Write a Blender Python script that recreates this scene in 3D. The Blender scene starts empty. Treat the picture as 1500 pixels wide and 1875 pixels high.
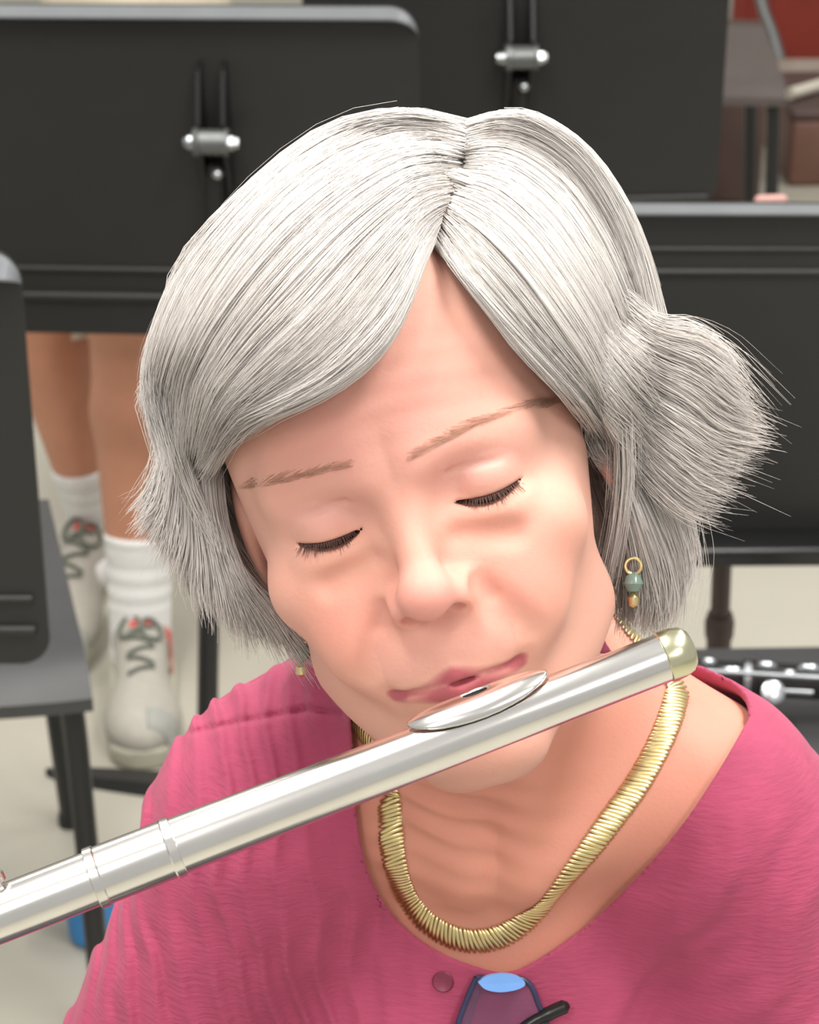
import bpy, bmesh, math, random
import numpy as np
from mathutils import Vector, Matrix

# ------------------------------------------------------------------ camera, world, lights
W_PX, H_PX, F_PX = 1500.0, 1875.0, 4700.0
TH = math.radians(25.0)                     # the photographer looks down at the seated player
CAM = np.array([0.0, 0.0, 1.62])
A_R = np.array([1.0, 0.0, 0.0])             # camera right / up / backwards in the world
A_U = np.array([0.0, math.sin(TH), math.cos(TH)])
A_B = np.array([0.0, -math.cos(TH), math.sin(TH)])
sc = bpy.context.scene
COL = sc.collection
cd = bpy.data.cameras.new('camera')
cam = bpy.data.objects.new('camera', cd)
COL.objects.link(cam)
cam.location = CAM
cam.rotation_euler = (math.pi / 2 - TH, 0, 0)
cd.sensor_fit = 'VERTICAL'
cd.sensor_height = 24.0
cd.sensor_width = 19.2
cd.lens = F_PX / H_PX * 24.0
cd.clip_start = 0.05
cd.dof.use_dof = True
cd.dof.focus_distance = 0.99
cd.dof.aperture_fstop = 15.0
sc.camera = cam

world = bpy.data.worlds.new('room_ambient')
sc.world = world
world.use_nodes = True
bg = world.node_tree.nodes['Background']
bg.inputs[0].default_value = (1.0, 0.975, 0.94, 1)
bg.inputs[1].default_value = 0.42


def area_light(name, loc, size, energy, col=(1, 0.97, 0.92)):
    ld = bpy.data.lights.new(name, 'AREA')
    ld.shape = 'RECTANGLE'
    ld.size, ld.size_y = size
    ld.energy = energy
    ld.color = col
    o = bpy.data.objects.new(name, ld)
    COL.objects.link(o)
    o.location = loc
    return o


# rows of fluorescent fittings under the ceiling
for (lx, ly, e) in ((-0.55, 0.95, 38), (0.85, 1.05, 38), (-0.6, 2.6, 22), (1.2, 2.6, 20), (-1.8, 4.4, 20), (1.6, 4.6, 20),
                    (-0.7, -1.2, 27), (1.1, -1.2, 27)):
    area_light('ceiling_lamp_light', (lx, ly, 2.85), (0.35, 1.25), e)

vs = sc.view_settings
vs.view_transform = 'Standard'
vs.look = 'None'
vs.gamma = 1.0
vs.use_curve_mapping = False
vs.exposure = 0.32

sc.cycles.max_bounces = 6
sc.cycles.use_adaptive_sampling = True
sc.cycles.adaptive_threshold = 0.04
sc.cycles.adaptive_min_samples = 16
sc.cycles.diffuse_bounces = 3
sc.cycles.glossy_bounces = 3
sc.cycles.transmission_bounces = 4

rng = np.random.default_rng(7)
random.seed(7)


# ------------------------------------------------------------------ placing helpers
def P(px, py, depth):
    """world point (m) seen at a pixel at a given depth along the view axis"""
    return CAM + depth * ((px - W_PX / 2) / F_PX * A_R + (H_PX / 2 - py) / F_PX * A_U - A_B)


def on_height(px, py, h):
    """world point at height h that is seen at the pixel"""
    d = (px - W_PX / 2) / F_PX * A_R + (H_PX / 2 - py) / F_PX * A_U - A_B
    return CAM + d * ((h - CAM[2]) / d[2])


D_EYE = 0.95
EYE = P(745, 940, D_EYE)                    # midpoint between the player's eyes
EX, EY = (745 - W_PX / 2) / F_PX * 950.0, (H_PX / 2 - 940) / F_PX * 950.0
CFR = np.stack([A_R, A_U, A_B], 1)          # columns: figure frame C (mm) -> world


def c2w(p):
    return EYE + (np.asarray(p, float) @ CFR.T) / 1000.0


def cpx(px, py, z):
    """figure-frame point (mm) for a pixel at z mm in front of the eyes"""
    px, py, z = np.asarray(px, float), np.asarray(py, float), np.asarray(z, float)
    dep = 950.0 - z
    return np.stack([(px - W_PX / 2) / F_PX * dep - EX, (H_PX / 2 - py) / F_PX * dep - EY, z + 0 * px], -1)


def c2px(p):
    dep = 950.0 - p[..., 2]
    return W_PX / 2 + (p[..., 0] + EX) / dep * F_PX, H_PX / 2 - (p[..., 1] + EY) / dep * F_PX


# head orientation relative to the figure frame
ROLL, PIT, YAW = math.radians(17.5), math.radians(11.0), math.radians(-7.0)


def rot(ax, a):
    c, s = math.cos(a), math.sin(a)
    if ax == 'x':
        return np.array([[1, 0, 0], [0, c, -s], [0, s, c]])
    if ax == 'y':
        return np.array([[c, 0, s], [0, 1, 0], [-s, 0, c]])
    return np.array([[c, -s, 0], [s, c, 0], [0, 0, 1]])


RH = rot('z', ROLL) @ rot('x', PIT) @ rot('y', YAW)     # head local (x right, y up, z forward) -> C


def c2l(p):
    return p @ RH


def l2c(p):
    return np.asarray(p, float) @ RH.T


# ------------------------------------------------------------------ object helpers
def link(o, parent=None):
    COL.objects.link(o)
    if parent is not None:
        o.parent = parent
        o.matrix_parent_inverse = Matrix.Translation(-parent.location) if parent.type == 'EMPTY' and parent.parent is None else parent.matrix_world.inverted()
    return o


def empty(name, loc, label=None, cat=None, group=None):
    o = bpy.data.objects.new(name, None)
    COL.objects.link(o)
    o.location = Vector([float(v) for v in loc])
    o.empty_display_size = 0.05
    tag(o, label, cat, group)
    return o


def tag(o, label=None, cat=None, group=None, kind=None):
    if label:
        o['label'] = label
    if cat:
        o['category'] = cat
    if group:
        o['group'] = group
    if kind:
        o['kind'] = kind
    return o


def mesh_obj(name, v, f, mat, parent=None, smooth=True, label=None):
    """v in world metres, f list/array of faces"""
    me = bpy.data.meshes.new(name)
    v = np.asarray(v, np.float32).reshape(-1, 3)
    if isinstance(f, np.ndarray):
        k = f.shape[1]
        me.vertices.add(len(v))
        me.vertices.foreach_set('co', v.ravel())
        me.loops.add(f.size)
        me.loops.foreach_set('vertex_index', f.astype(np.int32).ravel())
        me.polygons.add(len(f))
        me.polygons.foreach_set('loop_start', np.arange(0, f.size, k, dtype=np.int32))
        me.polygons.foreach_set('loop_total', np.full(len(f), k, np.int32))
        me.update(calc_edges=True)
    else:
        me.from_pydata([tuple(map(float, q)) for q in v], [], [tuple(int(i) for i in q) for q in f])
        me.update()
    if smooth:
        me.polygons.foreach_set('use_smooth', np.ones(len(me.polygons), bool))
    me.materials.append(mat)
    o = bpy.data.objects.new(name, me)
    link(o, parent)
    if label:
        o['label'] = label
    return o


def set_color(o, name, rgb):
    me = o.data
    a = me.color_attributes.new(name, 'FLOAT_COLOR', 'POINT')
    c = np.ones((len(me.vertices), 4), np.float32)
    c[:, :3] = rgb
    a.data.foreach_set('color', c.ravel())


class MB:
    """collects pieces of one mesh (world metres)"""
    def __init__(s):
        s.v, s.f, s.n = [], [], 0

    def add(s, v, f):
        v = np.asarray(v, float).reshape(-1, 3)
        s.v.append(v)
        s.f += [tuple(int(i) + s.n for i in q) for q in f]
        s.n += len(v)
        return s

    def tube(s, path, r, n=12, cap=True):
        path = np.asarray(path, float)
        m = len(path)
        r = np.broadcast_to(np.asarray(r, float), (m,))
        t = np.gradient(path, axis=0)
        t /= np.linalg.norm(t, axis=1)[:, None] + 1e-12
        up = np.array([0, 0, 1.0]) if abs(t[0][2]) < 0.9 else np.array([1.0, 0, 0])
        rings = []
        a = np.linspace(0, 2 * np.pi, n, endpoint=False)
        u = np.cross(t[0], up)
        u /= np.linalg.norm(u)
        for i in range(m):
            u = u - t[i] * (u @ t[i])
            u /= np.linalg.norm(u)
            w = np.cross(t[i], u)
            rings.append(path[i] + r[i] * (np.cos(a)[:, None] * u + np.sin(a)[:, None] * w))
        f = []
        for i in range(m - 1):
            for j in range(n):
                k = (j + 1) % n
                f.append((i * n + j, i * n + k, (i + 1) * n + k, (i + 1) * n + j))
        if cap:
            f.append(tuple(range(n))[::-1])
            f.append(tuple((m - 1) * n + j for j in range(n)))
        return s.add(np.concatenate(rings), f)

    def lathe(s, c, axis, prof, n=32, cap=True):
        """prof: list of (along, radius) from c along axis (metres)"""
        axis = np.asarray(axis, float)
        axis = axis / np.linalg.norm(axis)
        c = np.asarray(c, float)
        u = np.cross(axis, [0, 0, 1.0])
        if np.linalg.norm(u) < 1e-3:
            u = np.cross(axis, [1.0, 0, 0])
        u /= np.linalg.norm(u)
        w = np.cross(axis, u)
        a = np.linspace(0, 2 * np.pi, n, endpoint=False)
        v = np.concatenate([c + axis * p + r * (np.cos(a)[:, None] * u + np.sin(a)[:, None] * w) for p, r in prof])
        m = len(prof)
        f = []
        for i in range(m - 1):
            for j in range(n):
                k = (j + 1) % n
                f.append((i * n + j, i * n + k, (i + 1) * n + k, (i + 1) * n + j))
        if cap:
            f.append(tuple(range(n))[::-1])
            f.append(tuple((m - 1) * n + j for j in range(n)))
        return s.add(v, f)

    def box(s, c, ax, half, bev=0.0):
        """box at c with axes ax (3x3 rows) and half sizes, chamfered edges"""
        ax = np.asarray(ax, float)
        half = np.asarray(half, float)
        bm = bmesh.new()
        bmesh.ops.create_cube(bm, size=2.0)
        for q in bm.verts:
            q.co = Vector([q.co[i] * half[i] for i in range(3)])
        if bev > 0:
            bmesh.ops.bevel(bm, geom=list(bm.edges), offset=bev, segments=3, profile=0.5, affect='EDGES')
        bm.verts.index_update()
        v = np.array([q.co[:] for q in bm.verts]) @ ax + np.asarray(c, float)
        f = [tuple(q.index for q in g.verts) for g in bm.faces]
        bm.free()
        return s.add(v, f)

    def build(s, name, mat, parent=None, smooth=True, label=None):
        o = mesh_obj(name, np.concatenate(s.v), s.f, mat, parent, smooth, label)
        if smooth:
            try:
                o.data.set_sharp_from_angle(angle=math.radians(40))
            except Exception:
                pass
        return o


def spline(pts, n):
    """Catmull-Rom through points -> n samples"""
    p = np.asarray(pts, float)
    m = len(p)
    q = np.concatenate([[2 * p[0] - p[1]], p, [2 * p[-1] - p[-2]]])
    t = np.linspace(0, m - 1 - 1e-9, n)
    i = t.astype(int)
    u = (t - i)[:, None] if p.ndim == 2 else t - i
    a, b, c, d = q[i], q[i + 1], q[i + 2], q[i + 3]
    return 0.5 * (2 * b + (c - a) * u + (2 * a - 5 * b + 4 * c - d) * u ** 2 + (3 * b - a - 3 * c + d) * u ** 3)


# ------------------------------------------------------------------ materials
def srgb(r, g, b):
    o = []
    for v in (r, g, b):
        v /= 255.0
        o.append(v / 12.92 if v <= 0.04045 else ((v + 0.055) / 1.055) ** 2.4)
    return (*o, 1.0)


def mat(name, col, rough=0.5, metal=0.0, noise=0.0, nscale=40.0, bump=0.0, bscale=200.0, **kw):
    m = bpy.data.materials.new(name)
    m.use_nodes = True
    nt = m.node_tree
    b = nt.nodes['Principled BSDF']
    b.inputs['Roughness'].default_value = rough
    b.inputs['Metallic'].default_value = metal
    b.inputs['Base Color'].default_value = col
    for k, v in kw.items():
        b.inputs[k.replace('_', ' ')].default_value = v
    if noise or bump:
        tc = nt.nodes.new('ShaderNodeTexCoord')
    if noise:
        n = nt.nodes.new('ShaderNodeTexNoise')
        n.inputs['Scale'].default_value = nscale
        n.inputs['Detail'].default_value = 4
        nt.links.new(tc.outputs['Object'], n.inputs['Vector'])
        r = nt.nodes.new('ShaderNodeMapRange')
        r.inputs['From Min'].default_value, r.inputs['From Max'].default_value = 0.3, 0.7
        r.inputs['To Min'].default_value, r.inputs['To Max'].default_value = 1 - noise, 1 + noise
        nt.links.new(n.outputs['Fac'], r.inputs['Value'])
        mx = nt.nodes.new('ShaderNodeVectorMath')
        mx.operation = 'SCALE'
        mx.inputs[0].default_value = col[:3]
        nt.links.new(r.outputs['Result'], mx.inputs['Scale'])
        nt.links.new(mx.outputs['Vector'], b.inputs['Base Color'])
    if bump:
        n2 = nt.nodes.new('ShaderNodeTexNoise')
        n2.inputs['Scale'].default_value = bscale
        nt.links.new(tc.outputs['Object'], n2.inputs['Vector'])
        bp = nt.nodes.new('ShaderNodeBump')
        bp.inputs['Strength'].default_value = bump
        bp.inputs['Distance'].default_value = 0.001
        nt.links.new(n2.outputs['Fac'], bp.inputs['Height'])
        nt.links.new(bp.outputs['Normal'], b.inputs['Normal'])
    return m


def attr_mat(name, attr, rough, **kw):
    m = mat(name, (1, 1, 1, 1), rough, **kw)
    nt = m.node_tree
    a = nt.nodes.new('ShaderNodeVertexColor')
    a.layer_name = attr
    nt.links.new(a.outputs['Color'], nt.nodes['Principled BSDF'].inputs['Base Color'])
    return m


M = {}
M['silver'] = mat('silver', srgb(238, 236, 232), 0.19, 1.0, noise=0.03, nscale=60)
M['crown'] = mat('pale_gold', srgb(226, 224, 190), 0.22, 1.0, noise=0.02)
M['gold'] = mat('gold', srgb(240, 222, 168), 0.32, 1.0, noise=0.05, nscale=300)
M['flange'] = mat('grey_lit_edge', srgb(102, 105, 108), 0.4, noise=0.06, nscale=20)  # ceiling light caught by the black flange, put into a paler colour
M['black'] = mat('black_powder_coat', srgb(34, 34, 33), 0.48, noise=0.05, nscale=30, bump=0.05, bscale=900)
M['blackp'] = mat('black_plastic', srgb(66, 66, 67), 0.42, noise=0.05, nscale=30)
M['blackm'] = mat('black_gloss', srgb(26, 26, 27), 0.3, noise=0.04)
M['steel'] = mat('zinc_steel', srgb(196, 200, 204), 0.28, 1.0, noise=0.04)
M['greyplate'] = mat('grey_bracket', srgb(110, 112, 112), 0.4, 0.6, noise=0.04)


# ------------------------------------------------------------------ implicit surfaces
def smin(a, b, k):
    h = np.clip(0.5 + 0.5 * (b - a) / k, 0, 1)
    return b + (a - b) * h - k * h * (1 - h)


def smax(a, b, k):
    return -smin(-a, -b, k)


def ell(x, y, z, c, r):
    qx, qy, qz = (x - c[0]) / r[0], (y - c[1]) / r[1], (z - c[2]) / r[2]
    k0 = np.sqrt(qx * qx + qy * qy + qz * qz) + 1e-6
    k1 = np.sqrt((qx / r[0]) ** 2 + (qy / r[1]) ** 2 + (qz / r[2]) ** 2) + 1e-9
    return k0 * (k0 - 1.0) / k1


def cone(x, y, z, a, ra, b, rb):
    """capsule with two radii"""
    a, b = np.asarray(a, float), np.asarray(b, float)
    d = b - a
    L = float(d @ d)
    t = np.clip(((x - a[0]) * d[0] + (y - a[1]) * d[1] + (z - a[2]) * d[2]) / L, 0, 1)
    return np.sqrt((x - a[0] - t * d[0]) ** 2 + (y - a[1] - t * d[1]) ** 2 + (z - a[2] - t * d[2]) ** 2) - (ra + (rb - ra) * t)


def mesh_sdf(f, lo, hi, h, slack=1.6, newton=1, B=8):
    lo, hi = np.asarray(lo, float), np.asarray(hi, float)
    nb = np.ceil((hi - lo) / (h * B)).astype(int)
    n = nb * B
    bi = np.stack(np.meshgrid(*[np.arange(k) for k in nb], indexing='ij'), -1).reshape(-1, 3)
    cen = lo + (bi * B + (B - 1) / 2) * h
    dc = np.concatenate([f(cen[i:i + 400000].astype(np.float32)) for i in range(0, len(cen), 400000)])
    act = np.abs(dc) < B * h * 0.87 * slack
    V = np.repeat(np.repeat(np.repeat(np.where(dc < 0, -1e3, 1e3).reshape(nb).astype(np.float32), B, 0), B, 1), B, 2)
    off = np.stack(np.meshgrid(np.arange(B), np.arange(B), np.arange(B), indexing='ij'), -1).reshape(-1, 3)
    ab = bi[act]
    for i in range(0, len(ab), 1500):
        idx = (ab[i:i + 1500, None, :] * B + off[None]).reshape(-1, 3)
        V[idx[:, 0], idx[:, 1], idx[:, 2]] = f((lo + idx * h).astype(np.float32))
    S = V < 0
    c = np.zeros(tuple(n - 1), np.int8)
    for i in (0, 1):
        for j in (0, 1):
            for k in (0, 1):
                c += S[i:n[0] - 1 + i, j:n[1] - 1 + j, k:n[2] - 1 + k]
    cells = np.argwhere((c > 0) & (c < 8))
    ids = np.full(tuple(n - 1), -1, np.int32)
    ids[tuple(cells.T)] = np.arange(len(cells))
    acc = np.zeros((len(cells), 3))
    cnt = np.zeros(len(cells))
    corners = [(i, j, k) for i in (0, 1) for j in (0, 1) for k in (0, 1)]
    cv = {q: V[cells[:, 0] + q[0], cells[:, 1] + q[1], cells[:, 2] + q[2]] for q in corners}
    for q in corners:
        for ax in range(3):
            if q[ax] == 0:
                r = list(q)
                r[ax] = 1
                r = tuple(r)
                a, b = cv[q], cv[r]
                m = (a < 0) != (b < 0)
                t = np.where(m, a / np.where(m, a - b, 1), 0)
                pt = np.array(q, float)[None].repeat(len(cells), 0)
                pt[:, ax] += t
                acc += pt * m[:, None]
                cnt += m
    pos = lo + (cells + acc / cnt[:, None]) * h
    faces = []
    for ax in range(3):
        u, w = (ax + 1) % 3, (ax + 2) % 3
        sl0 = [slice(None)] * 3
        sl1 = [slice(None)] * 3
        sl0[ax], sl1[ax] = slice(0, n[ax] - 1), slice(1, n[ax])
        a, b = S[tuple(sl0)], S[tuple(sl1)]
        e = np.argwhere(a != b)
        e = e[(e[:, u] > 0) & (e[:, w] > 0) & (e[:, u] < n[u] - 1) & (e[:, w] < n[w] - 1)]
        flip = a[tuple(e.T)]
        def g(du, dw):
            q = e.copy()
            q[:, u] -= du
            q[:, w] -= dw
            return ids[tuple(q.T)]
        quad = np.stack([g(1, 1), g(0, 1), g(0, 0), g(1, 0)], 1)
        quad[~flip] = quad[~flip][:, ::-1]
        faces.append(quad)
    faces = np.concatenate(faces)
    faces = faces[(faces >= 0).all(1)]
    for _ in range(newton):
        p = pos.astype(np.float32)
        e = 0.4 * h
        d0 = f(p)
        g = np.stack([f(p + np.array(v, np.float32) * e) - f(p - np.array(v, np.float32) * e) for v in np.eye(3)], 1) / (2 * e)
        step = -d0 / np.maximum((g * g).sum(1), 0.3)
        pos = pos + np.clip(step, -h, h)[:, None] * g
    return pos, faces


def vnoise(p, scale, seed=0):
    """smooth value noise in [-1,1] (p: n x 3)"""
    r = np.random.default_rng(seed).uniform(-1, 1, (32, 32, 32)).astype(np.float32)
    q = p / scale
    i = np.floor(q).astype(int)
    u = q - i
    u = u * u * (3 - 2 * u)
    i &= 31
    j = (i + 1) & 31
    def L(a, b, c):
        return r[a, b, c]
    x0, y0, z0 = i.T
    x1, y1, z1 = j.T
    ux, uy, uz = u.T
    return (((L(x0, y0, z0) * (1 - ux) + L(x1, y0, z0) * ux) * (1 - uy) + (L(x0, y1, z0) * (1 - ux) + L(x1, y1, z0) * ux) * uy) * (1 - uz)
            + ((L(x0, y0, z1) * (1 - ux) + L(x1, y0, z1) * ux) * (1 - uy) + (L(x0, y1, z1) * (1 - ux) + L(x1, y1, z1) * ux) * uy) * uz)


# ------------------------------------------------------------------ the flute player's head and body
EYX, EYY, EYZ = 30.5, 3.5, -12.5


def lid_lines(dx):
    """upper and lower lid margin (y) across the eye"""
    t = np.clip(np.abs(dx) / 14.0, 0, 1)
    return EYY - 5.4 + 1.4 * t * t, EYY - 9.2 + 5.0 * t * t


def head_sdf(x, y, z):
    ax = np.abs(x)
    d = ell(x, y, z, (0, 30, -86), (73, 88, 93))
    d = smin(d, ell(x, y, z, (0, -32, -54), (60, 74, 60)), 26)
    d = smin(d, ell(ax, y, z, (40, -22, -20), (21, 17, 18)), 18)          # cheekbones
    d = smin(d, ell(ax, y, z, (30, -44, -8), (17, 19, 15)), 14)           # soft cheeks
    d = smin(d, cone(ax, y, z, (46, -66, -62), 14, (13, -97, -10), 13), 18)  # jaw
    d = smin(d, ell(x, y, z, (0, -97, -2), (17, 13, 13)), 12)             # chin
    d = smin(d, cone(ax, y, z, (9, 19, -4), 9.5, (42, 17, -17), 8.5), 15)             # brow
    # eye sockets and lids
    d = smax(d, -ell(ax, y, z, (30, 3, 11), (20, 12, 13.5)), 9)
    lid = np.sqrt((ax - EYX) ** 2 + (y - EYY) ** 2 + (z - EYZ) ** 2)
    up, lo = lid_lines(ax - EYX)
    thick = 13.1 + 0.9 / (1 + np.exp(-(y - up) * 2.2))
    d = smin(d, lid - thick, 3.0)
    d = smin(d, ell(ax, y, z, (30, -9, -7), (14, 5.5, 8)), 7)             # lower lid bag
    cre = cone(ax, y, z, (20, EYY + 7.5, 2), 0.5, (43, EYY + 6.0, -2), 0.5)
    d = smax(d, -(cre - 0.6), 2.0)                                        # lid crease
    cre = cone(ax, y, z, (17, -12.5, 5.0), 1.2, (36, -17.5, 3.4), 1.0)
    d = smax(d, -(cre - 0.6), 8.0)                                        # tear trough
    slit = np.maximum(np.maximum(y - up, lo - y), np.maximum(np.abs(ax - EYX) - 13.0, -12.0 - z))
    d = smax(d, -slit, 0.9)
    # nose
    ns = cone(x, y, z, (0, 6, 2), 5.5, (0, -25, 16.5), 7.8)
    ns = smin(ns, ell(x, y, z, (0, -27.5, 19), (10.4, 9.4, 9.6)), 6)
    ns = smin(ns, ell(ax, y, z, (11.8, -31.5, 9.5), (7.4, 7.4, 9.5)), 5)
    d = smin(d, ns, 7)
    d = smax(d, -ell(ax, y, z, (8.0, -37.0, 16.5), (4.4, 4.2, 6.0)), 1.6)  # nostrils
    cre = cone(ax, y, z, (20.5, -29, 9), 0.8, (22.0, -37, 7), 0.8)
    d = smax(d, -(cre - 0.5), 4.0)                                        # alar crease
    # mouth: lips closed over the flute
    d = smin(d, ell(x, y, z, (0, -58, -10), (31, 23, 22)), 12)
    d = smin(d, cone(ax, y, z, (0, -60.8, 9.8), 2.9, (25, -63.4, 0.2), 1.7), 4.0)
    d = smin(d, cone(ax, y, z, (0, -68.0, 9.0), 3.6, (24, -65.2, 0.2), 1.8), 4.0)
    slit = cone(ax, y, z, (0, -64.2, 17), 0.6, (24, -64.6, 4), 0.5)
    d = smax(d, -(slit - 0.5), 2.2)
    d = smax(d, -ell(x, y, z, (3, -64.8, 13), (6.0, 1.1, 6)), 1.2)
    # folds from nose to mouth, and marionette lines
    cre = cone(ax, y, z, (19.5, -32, 12.5), 2.0, (32, -55, 10.0), 2.2)
    d = smax(d, -(cre - 0.6), 9.0)
    cre = cone(ax, y, z, (27, -66, 6), 1.5, (29, -78, 1), 1.5)
    d = smax(d, -(cre - 0.6), 7.0)
    cre = cone(x, y, z, (-14, -79, 10), 1.0, (14, -79, 10), 1.0)
    d = smax(d, -(cre - 2.0), 8.0)
    # ears under the hair
    d = smin(d, ell(ax, y, z, (73, -6, -88), (5, 27, 15)), 5)
    return d


CT, ST = math.cos(TH), math.sin(TH)


def c2b(p):
    """figure frame -> upright frame (x right, u up, f towards the camera)"""
    return p[:, 0], p[:, 1] * CT + p[:, 2] * ST, -p[:, 1] * ST + p[:, 2] * CT


def b2c(x, u, f):
    return np.array([x, u * CT - f * ST, u * ST + f * CT])


XB = 38.0                                   # middle of the trunk


def torso_sdf(p, neck=True):
    x, u, f = c2b(p)
    ax = np.abs(x - XB)
    d = ell(x, u, f, (XB, -360, -142), (128, 195, 92))
    d = smin(d, ell(ax, u, f, (56, -352, -92), (62, 66, 46)), 40)
    d = smin(d, cone(x, u, f, (XB, -430, -142), 96, (XB, -660, -150), 118), 40)
    # shoulders and upper arms
    d = smin(d, cone(ax, u, f, (30, -190, -140), 42, (96, -212, -118), 46), 30)
    d = smin(d, cone(ax, u, f, (98, -214, -116), 47, (184, -400, -70), 42), 24)
    # trapezius, collar bones
    d = smin(d, cone(ax, u, f, (20, -142, -150), 38, (82, -196, -135), 38), 30)
    d = smin(d, cone(ax, u, f, (14, -205, -72), 9, (85, -174, -105), 8), 22)
    # neck
    if neck:
        n = cone(x, u, f, (16, -70, -98), 47, (34, -195, -132), 54)
        d = smin(d, n, 30)
        # tendons at the throat
        d = smin(d, cone(x, u, f, (62, -80, -88), 12, (44, -205, -76), 7), 14)
        d = smin(d, cone(x, u, f, (-28, -80, -84), 12, (28, -205, -76), 7), 14)
    return d


def wrinkle(p):
    """fine creases of throat and forehead (mm)"""
    L = c2l(p)
    w = np.exp(-((L[:, 0] - 4) / 38) ** 2 - ((L[:, 1] - 47) / 22) ** 2) * (L[:, 2] > -40)
    o = 0.13 * w * np.sin((L[:, 1] + 0.004 * L[:, 0] ** 2) * 0.72)
    x, u, f = c2b(p)
    w = np.exp(-((x - 18) / 30) ** 2 - ((u + 165) / 34) ** 2) * (f > -120) * (L[:, 1] < -112)
    o += 1.1 * w * np.sin((u + 0.25 * x) * 0.5 + 2.2 * vnoise(p, 30, 3))
    return o


def body_f(p):
    L = c2l(p)
    d = head_sdf(L[:, 0], L[:, 1], L[:, 2])
    d = smin(d, torso_sdf(p), 16)
    d = d + wrinkle(p)
    return np.maximum(d, -(p[:, 1] + 262.0))


def hit(px, py, f=None, z0=60.0, steps=70, off=0.0):
    """points of the body seen at the given pixels (figure frame, mm)"""
    f = f or body_f
    px, py = np.broadcast_arrays(np.atleast_1d(np.asarray(px, float)), np.asarray(py, float))
    a = cpx(px, py, np.full(px.shape, z0))
    b = cpx(px, py, np.full(px.shape, -300.0))
    dr = b - a
    L = np.linalg.norm(dr, axis=1)
    dr /= L[:, None]
    t = np.zeros(len(px))
    for _ in range(steps):
        t = np.minimum(t + 0.8 * (f((a + dr * t[:, None]).astype(np.float32)) - off), L)
    return a + dr * t[:, None]


def sdf_normal(p, f=None, e=0.5):
    f = f or body_f
    p = p.astype(np.float32)
    g = np.stack([f(p + np.array(v, np.float32) * e) - f(p - np.array(v, np.float32) * e) for v in np.eye(3)], 1)
    return g / (np.linalg.norm(g, axis=1)[:, None] + 1e-9)


# ------------------------------------------------------------------ room floor
def floor_mat():
    m = mat('pale_floor', srgb(177, 173, 160), 0.45, noise=0.03, nscale=3.0)
    return m


M['floor'] = floor_mat()
M['wall'] = mat('cream_wall', srgb(225, 220, 208), 0.8, noise=0.02, nscale=2)
fl = MB().box((0, 3.0, -0.05), np.eye(3), (5.0, 6.0, 0.05)).build('floor', M['floor'], smooth=False)
tag(fl, 'pale beige vinyl floor of the rehearsal room', 'floor', kind='structure')
wb = MB().box((0, 9.05, 1.5), np.eye(3), (5.0, 0.05, 1.55)).build('wall_back', M['wall'], smooth=False)
tag(wb, 'cream wall at the far end of the room', 'wall', kind='structure')

# ------------------------------------------------------------------ flute player
person = empty('person', c2w(b2c(XB, -1219, 0)), 'white-haired woman in a raspberry blouse, eyes lowered, playing the silver flute', 'person')

M['skin'] = attr_mat('skin', 'skin', 0.55, bump=0.12, bscale=500, Specular_IOR_Level=0.32, Subsurface_Weight=0.35, Subsurface_Scale=0.006)
M['skin'].node_tree.nodes['Principled BSDF'].inputs['Subsurface Radius'].default_value = (1.0, 0.35, 0.22)

pos, fc = mesh_sdf(body_f, (-125, -268, -235), (215, 130, 40), 1.15, newton=1)
body = mesh_obj('body', c2w(pos), fc, M['skin'], person)
L = c2l(pos)
ax = np.abs(L[:, 0])


def gau(c, r):
    return np.exp(-((ax - c[0]) / r[0]) ** 2 - ((L[:, 1] - c[1]) / r[1]) ** 2 - ((L[:, 2] - c[2]) / r[2]) ** 2)


base = np.array(srgb(222, 170, 152)[:3])
col = np.repeat(base[None], len(pos), 0)


def blend(w, rgb):
    global col
    w = np.clip(w, 0, 1)[:, None]
    col = col * (1 - w) + np.array(srgb(*rgb)[:3]) * w


blend(0.30 + 0.30 * vnoise(pos, 22, 5), (222, 160, 142))
blend(0.55 * gau((36, -34, 0), (20, 18, 30)), (222, 142, 126))        # flushed cheeks
blend(0.60 * gau((0, -30, 20), (16, 14, 18)), (222, 146, 138))        # nose
blend(0.45 * gau((14, 36, 5), (34, 26, 30)), (224, 154, 144))         # forehead
blend(0.45 * gau((30, 9, 0), (16, 7, 20)), (214, 164, 158))           # upper lids
blend(0.35 * gau((30, -10, 0), (15, 7, 20)), (206, 154, 132))         # under the eyes
blend(0.45 * np.exp(-((L[:, 1] + 54) / 9) ** 2) * (ax < 26) * (L[:, 2] > -6), (206, 152, 140))
xb, ub, fb = c2b(pos)
blend(0.55 * ((ub < -105) & (L[:, 1] < -95)) * np.clip((-ub - 105) / 40, 0, 1), (208, 130, 106))   # redder, darker throat and chest
lipw = np.minimum(cone(ax, L[:, 1], L[:, 2], (0, -61.2, 11.0), 3.1, (25, -63.8, 1), 1.8),
                  cone(ax, L[:, 1], L[:, 2], (0, -68.0, 10.5), 4.0, (24, -65.4, 1), 2.0))
blend(0.9 * np.clip(1.0 - lipw / 1.6, 0, 1) * (L[:, 2] > -8), (176, 84, 98))
set_color(body, 'skin', col)

# eyes under the lowered lids
M['eye'] = mat('eye', srgb(74, 54, 48), 0.25, noise=0.2, nscale=300)
for s in (-1, 1):
    a = np.linspace(0, np.pi, 17)
    c = c2w(l2c((s * EYX, EYY, EYZ)))
    fw = CFR @ (RH @ np.array([0, -0.55, 0.83]))
    MB().lathe(c, fw, [(-0.0119 * math.cos(t), 0.0119 * math.sin(t) + 1e-5) for t in a], 24, cap=False).build(
        'eyeball', M['eye'], person, label='dark lowered eye')

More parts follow.
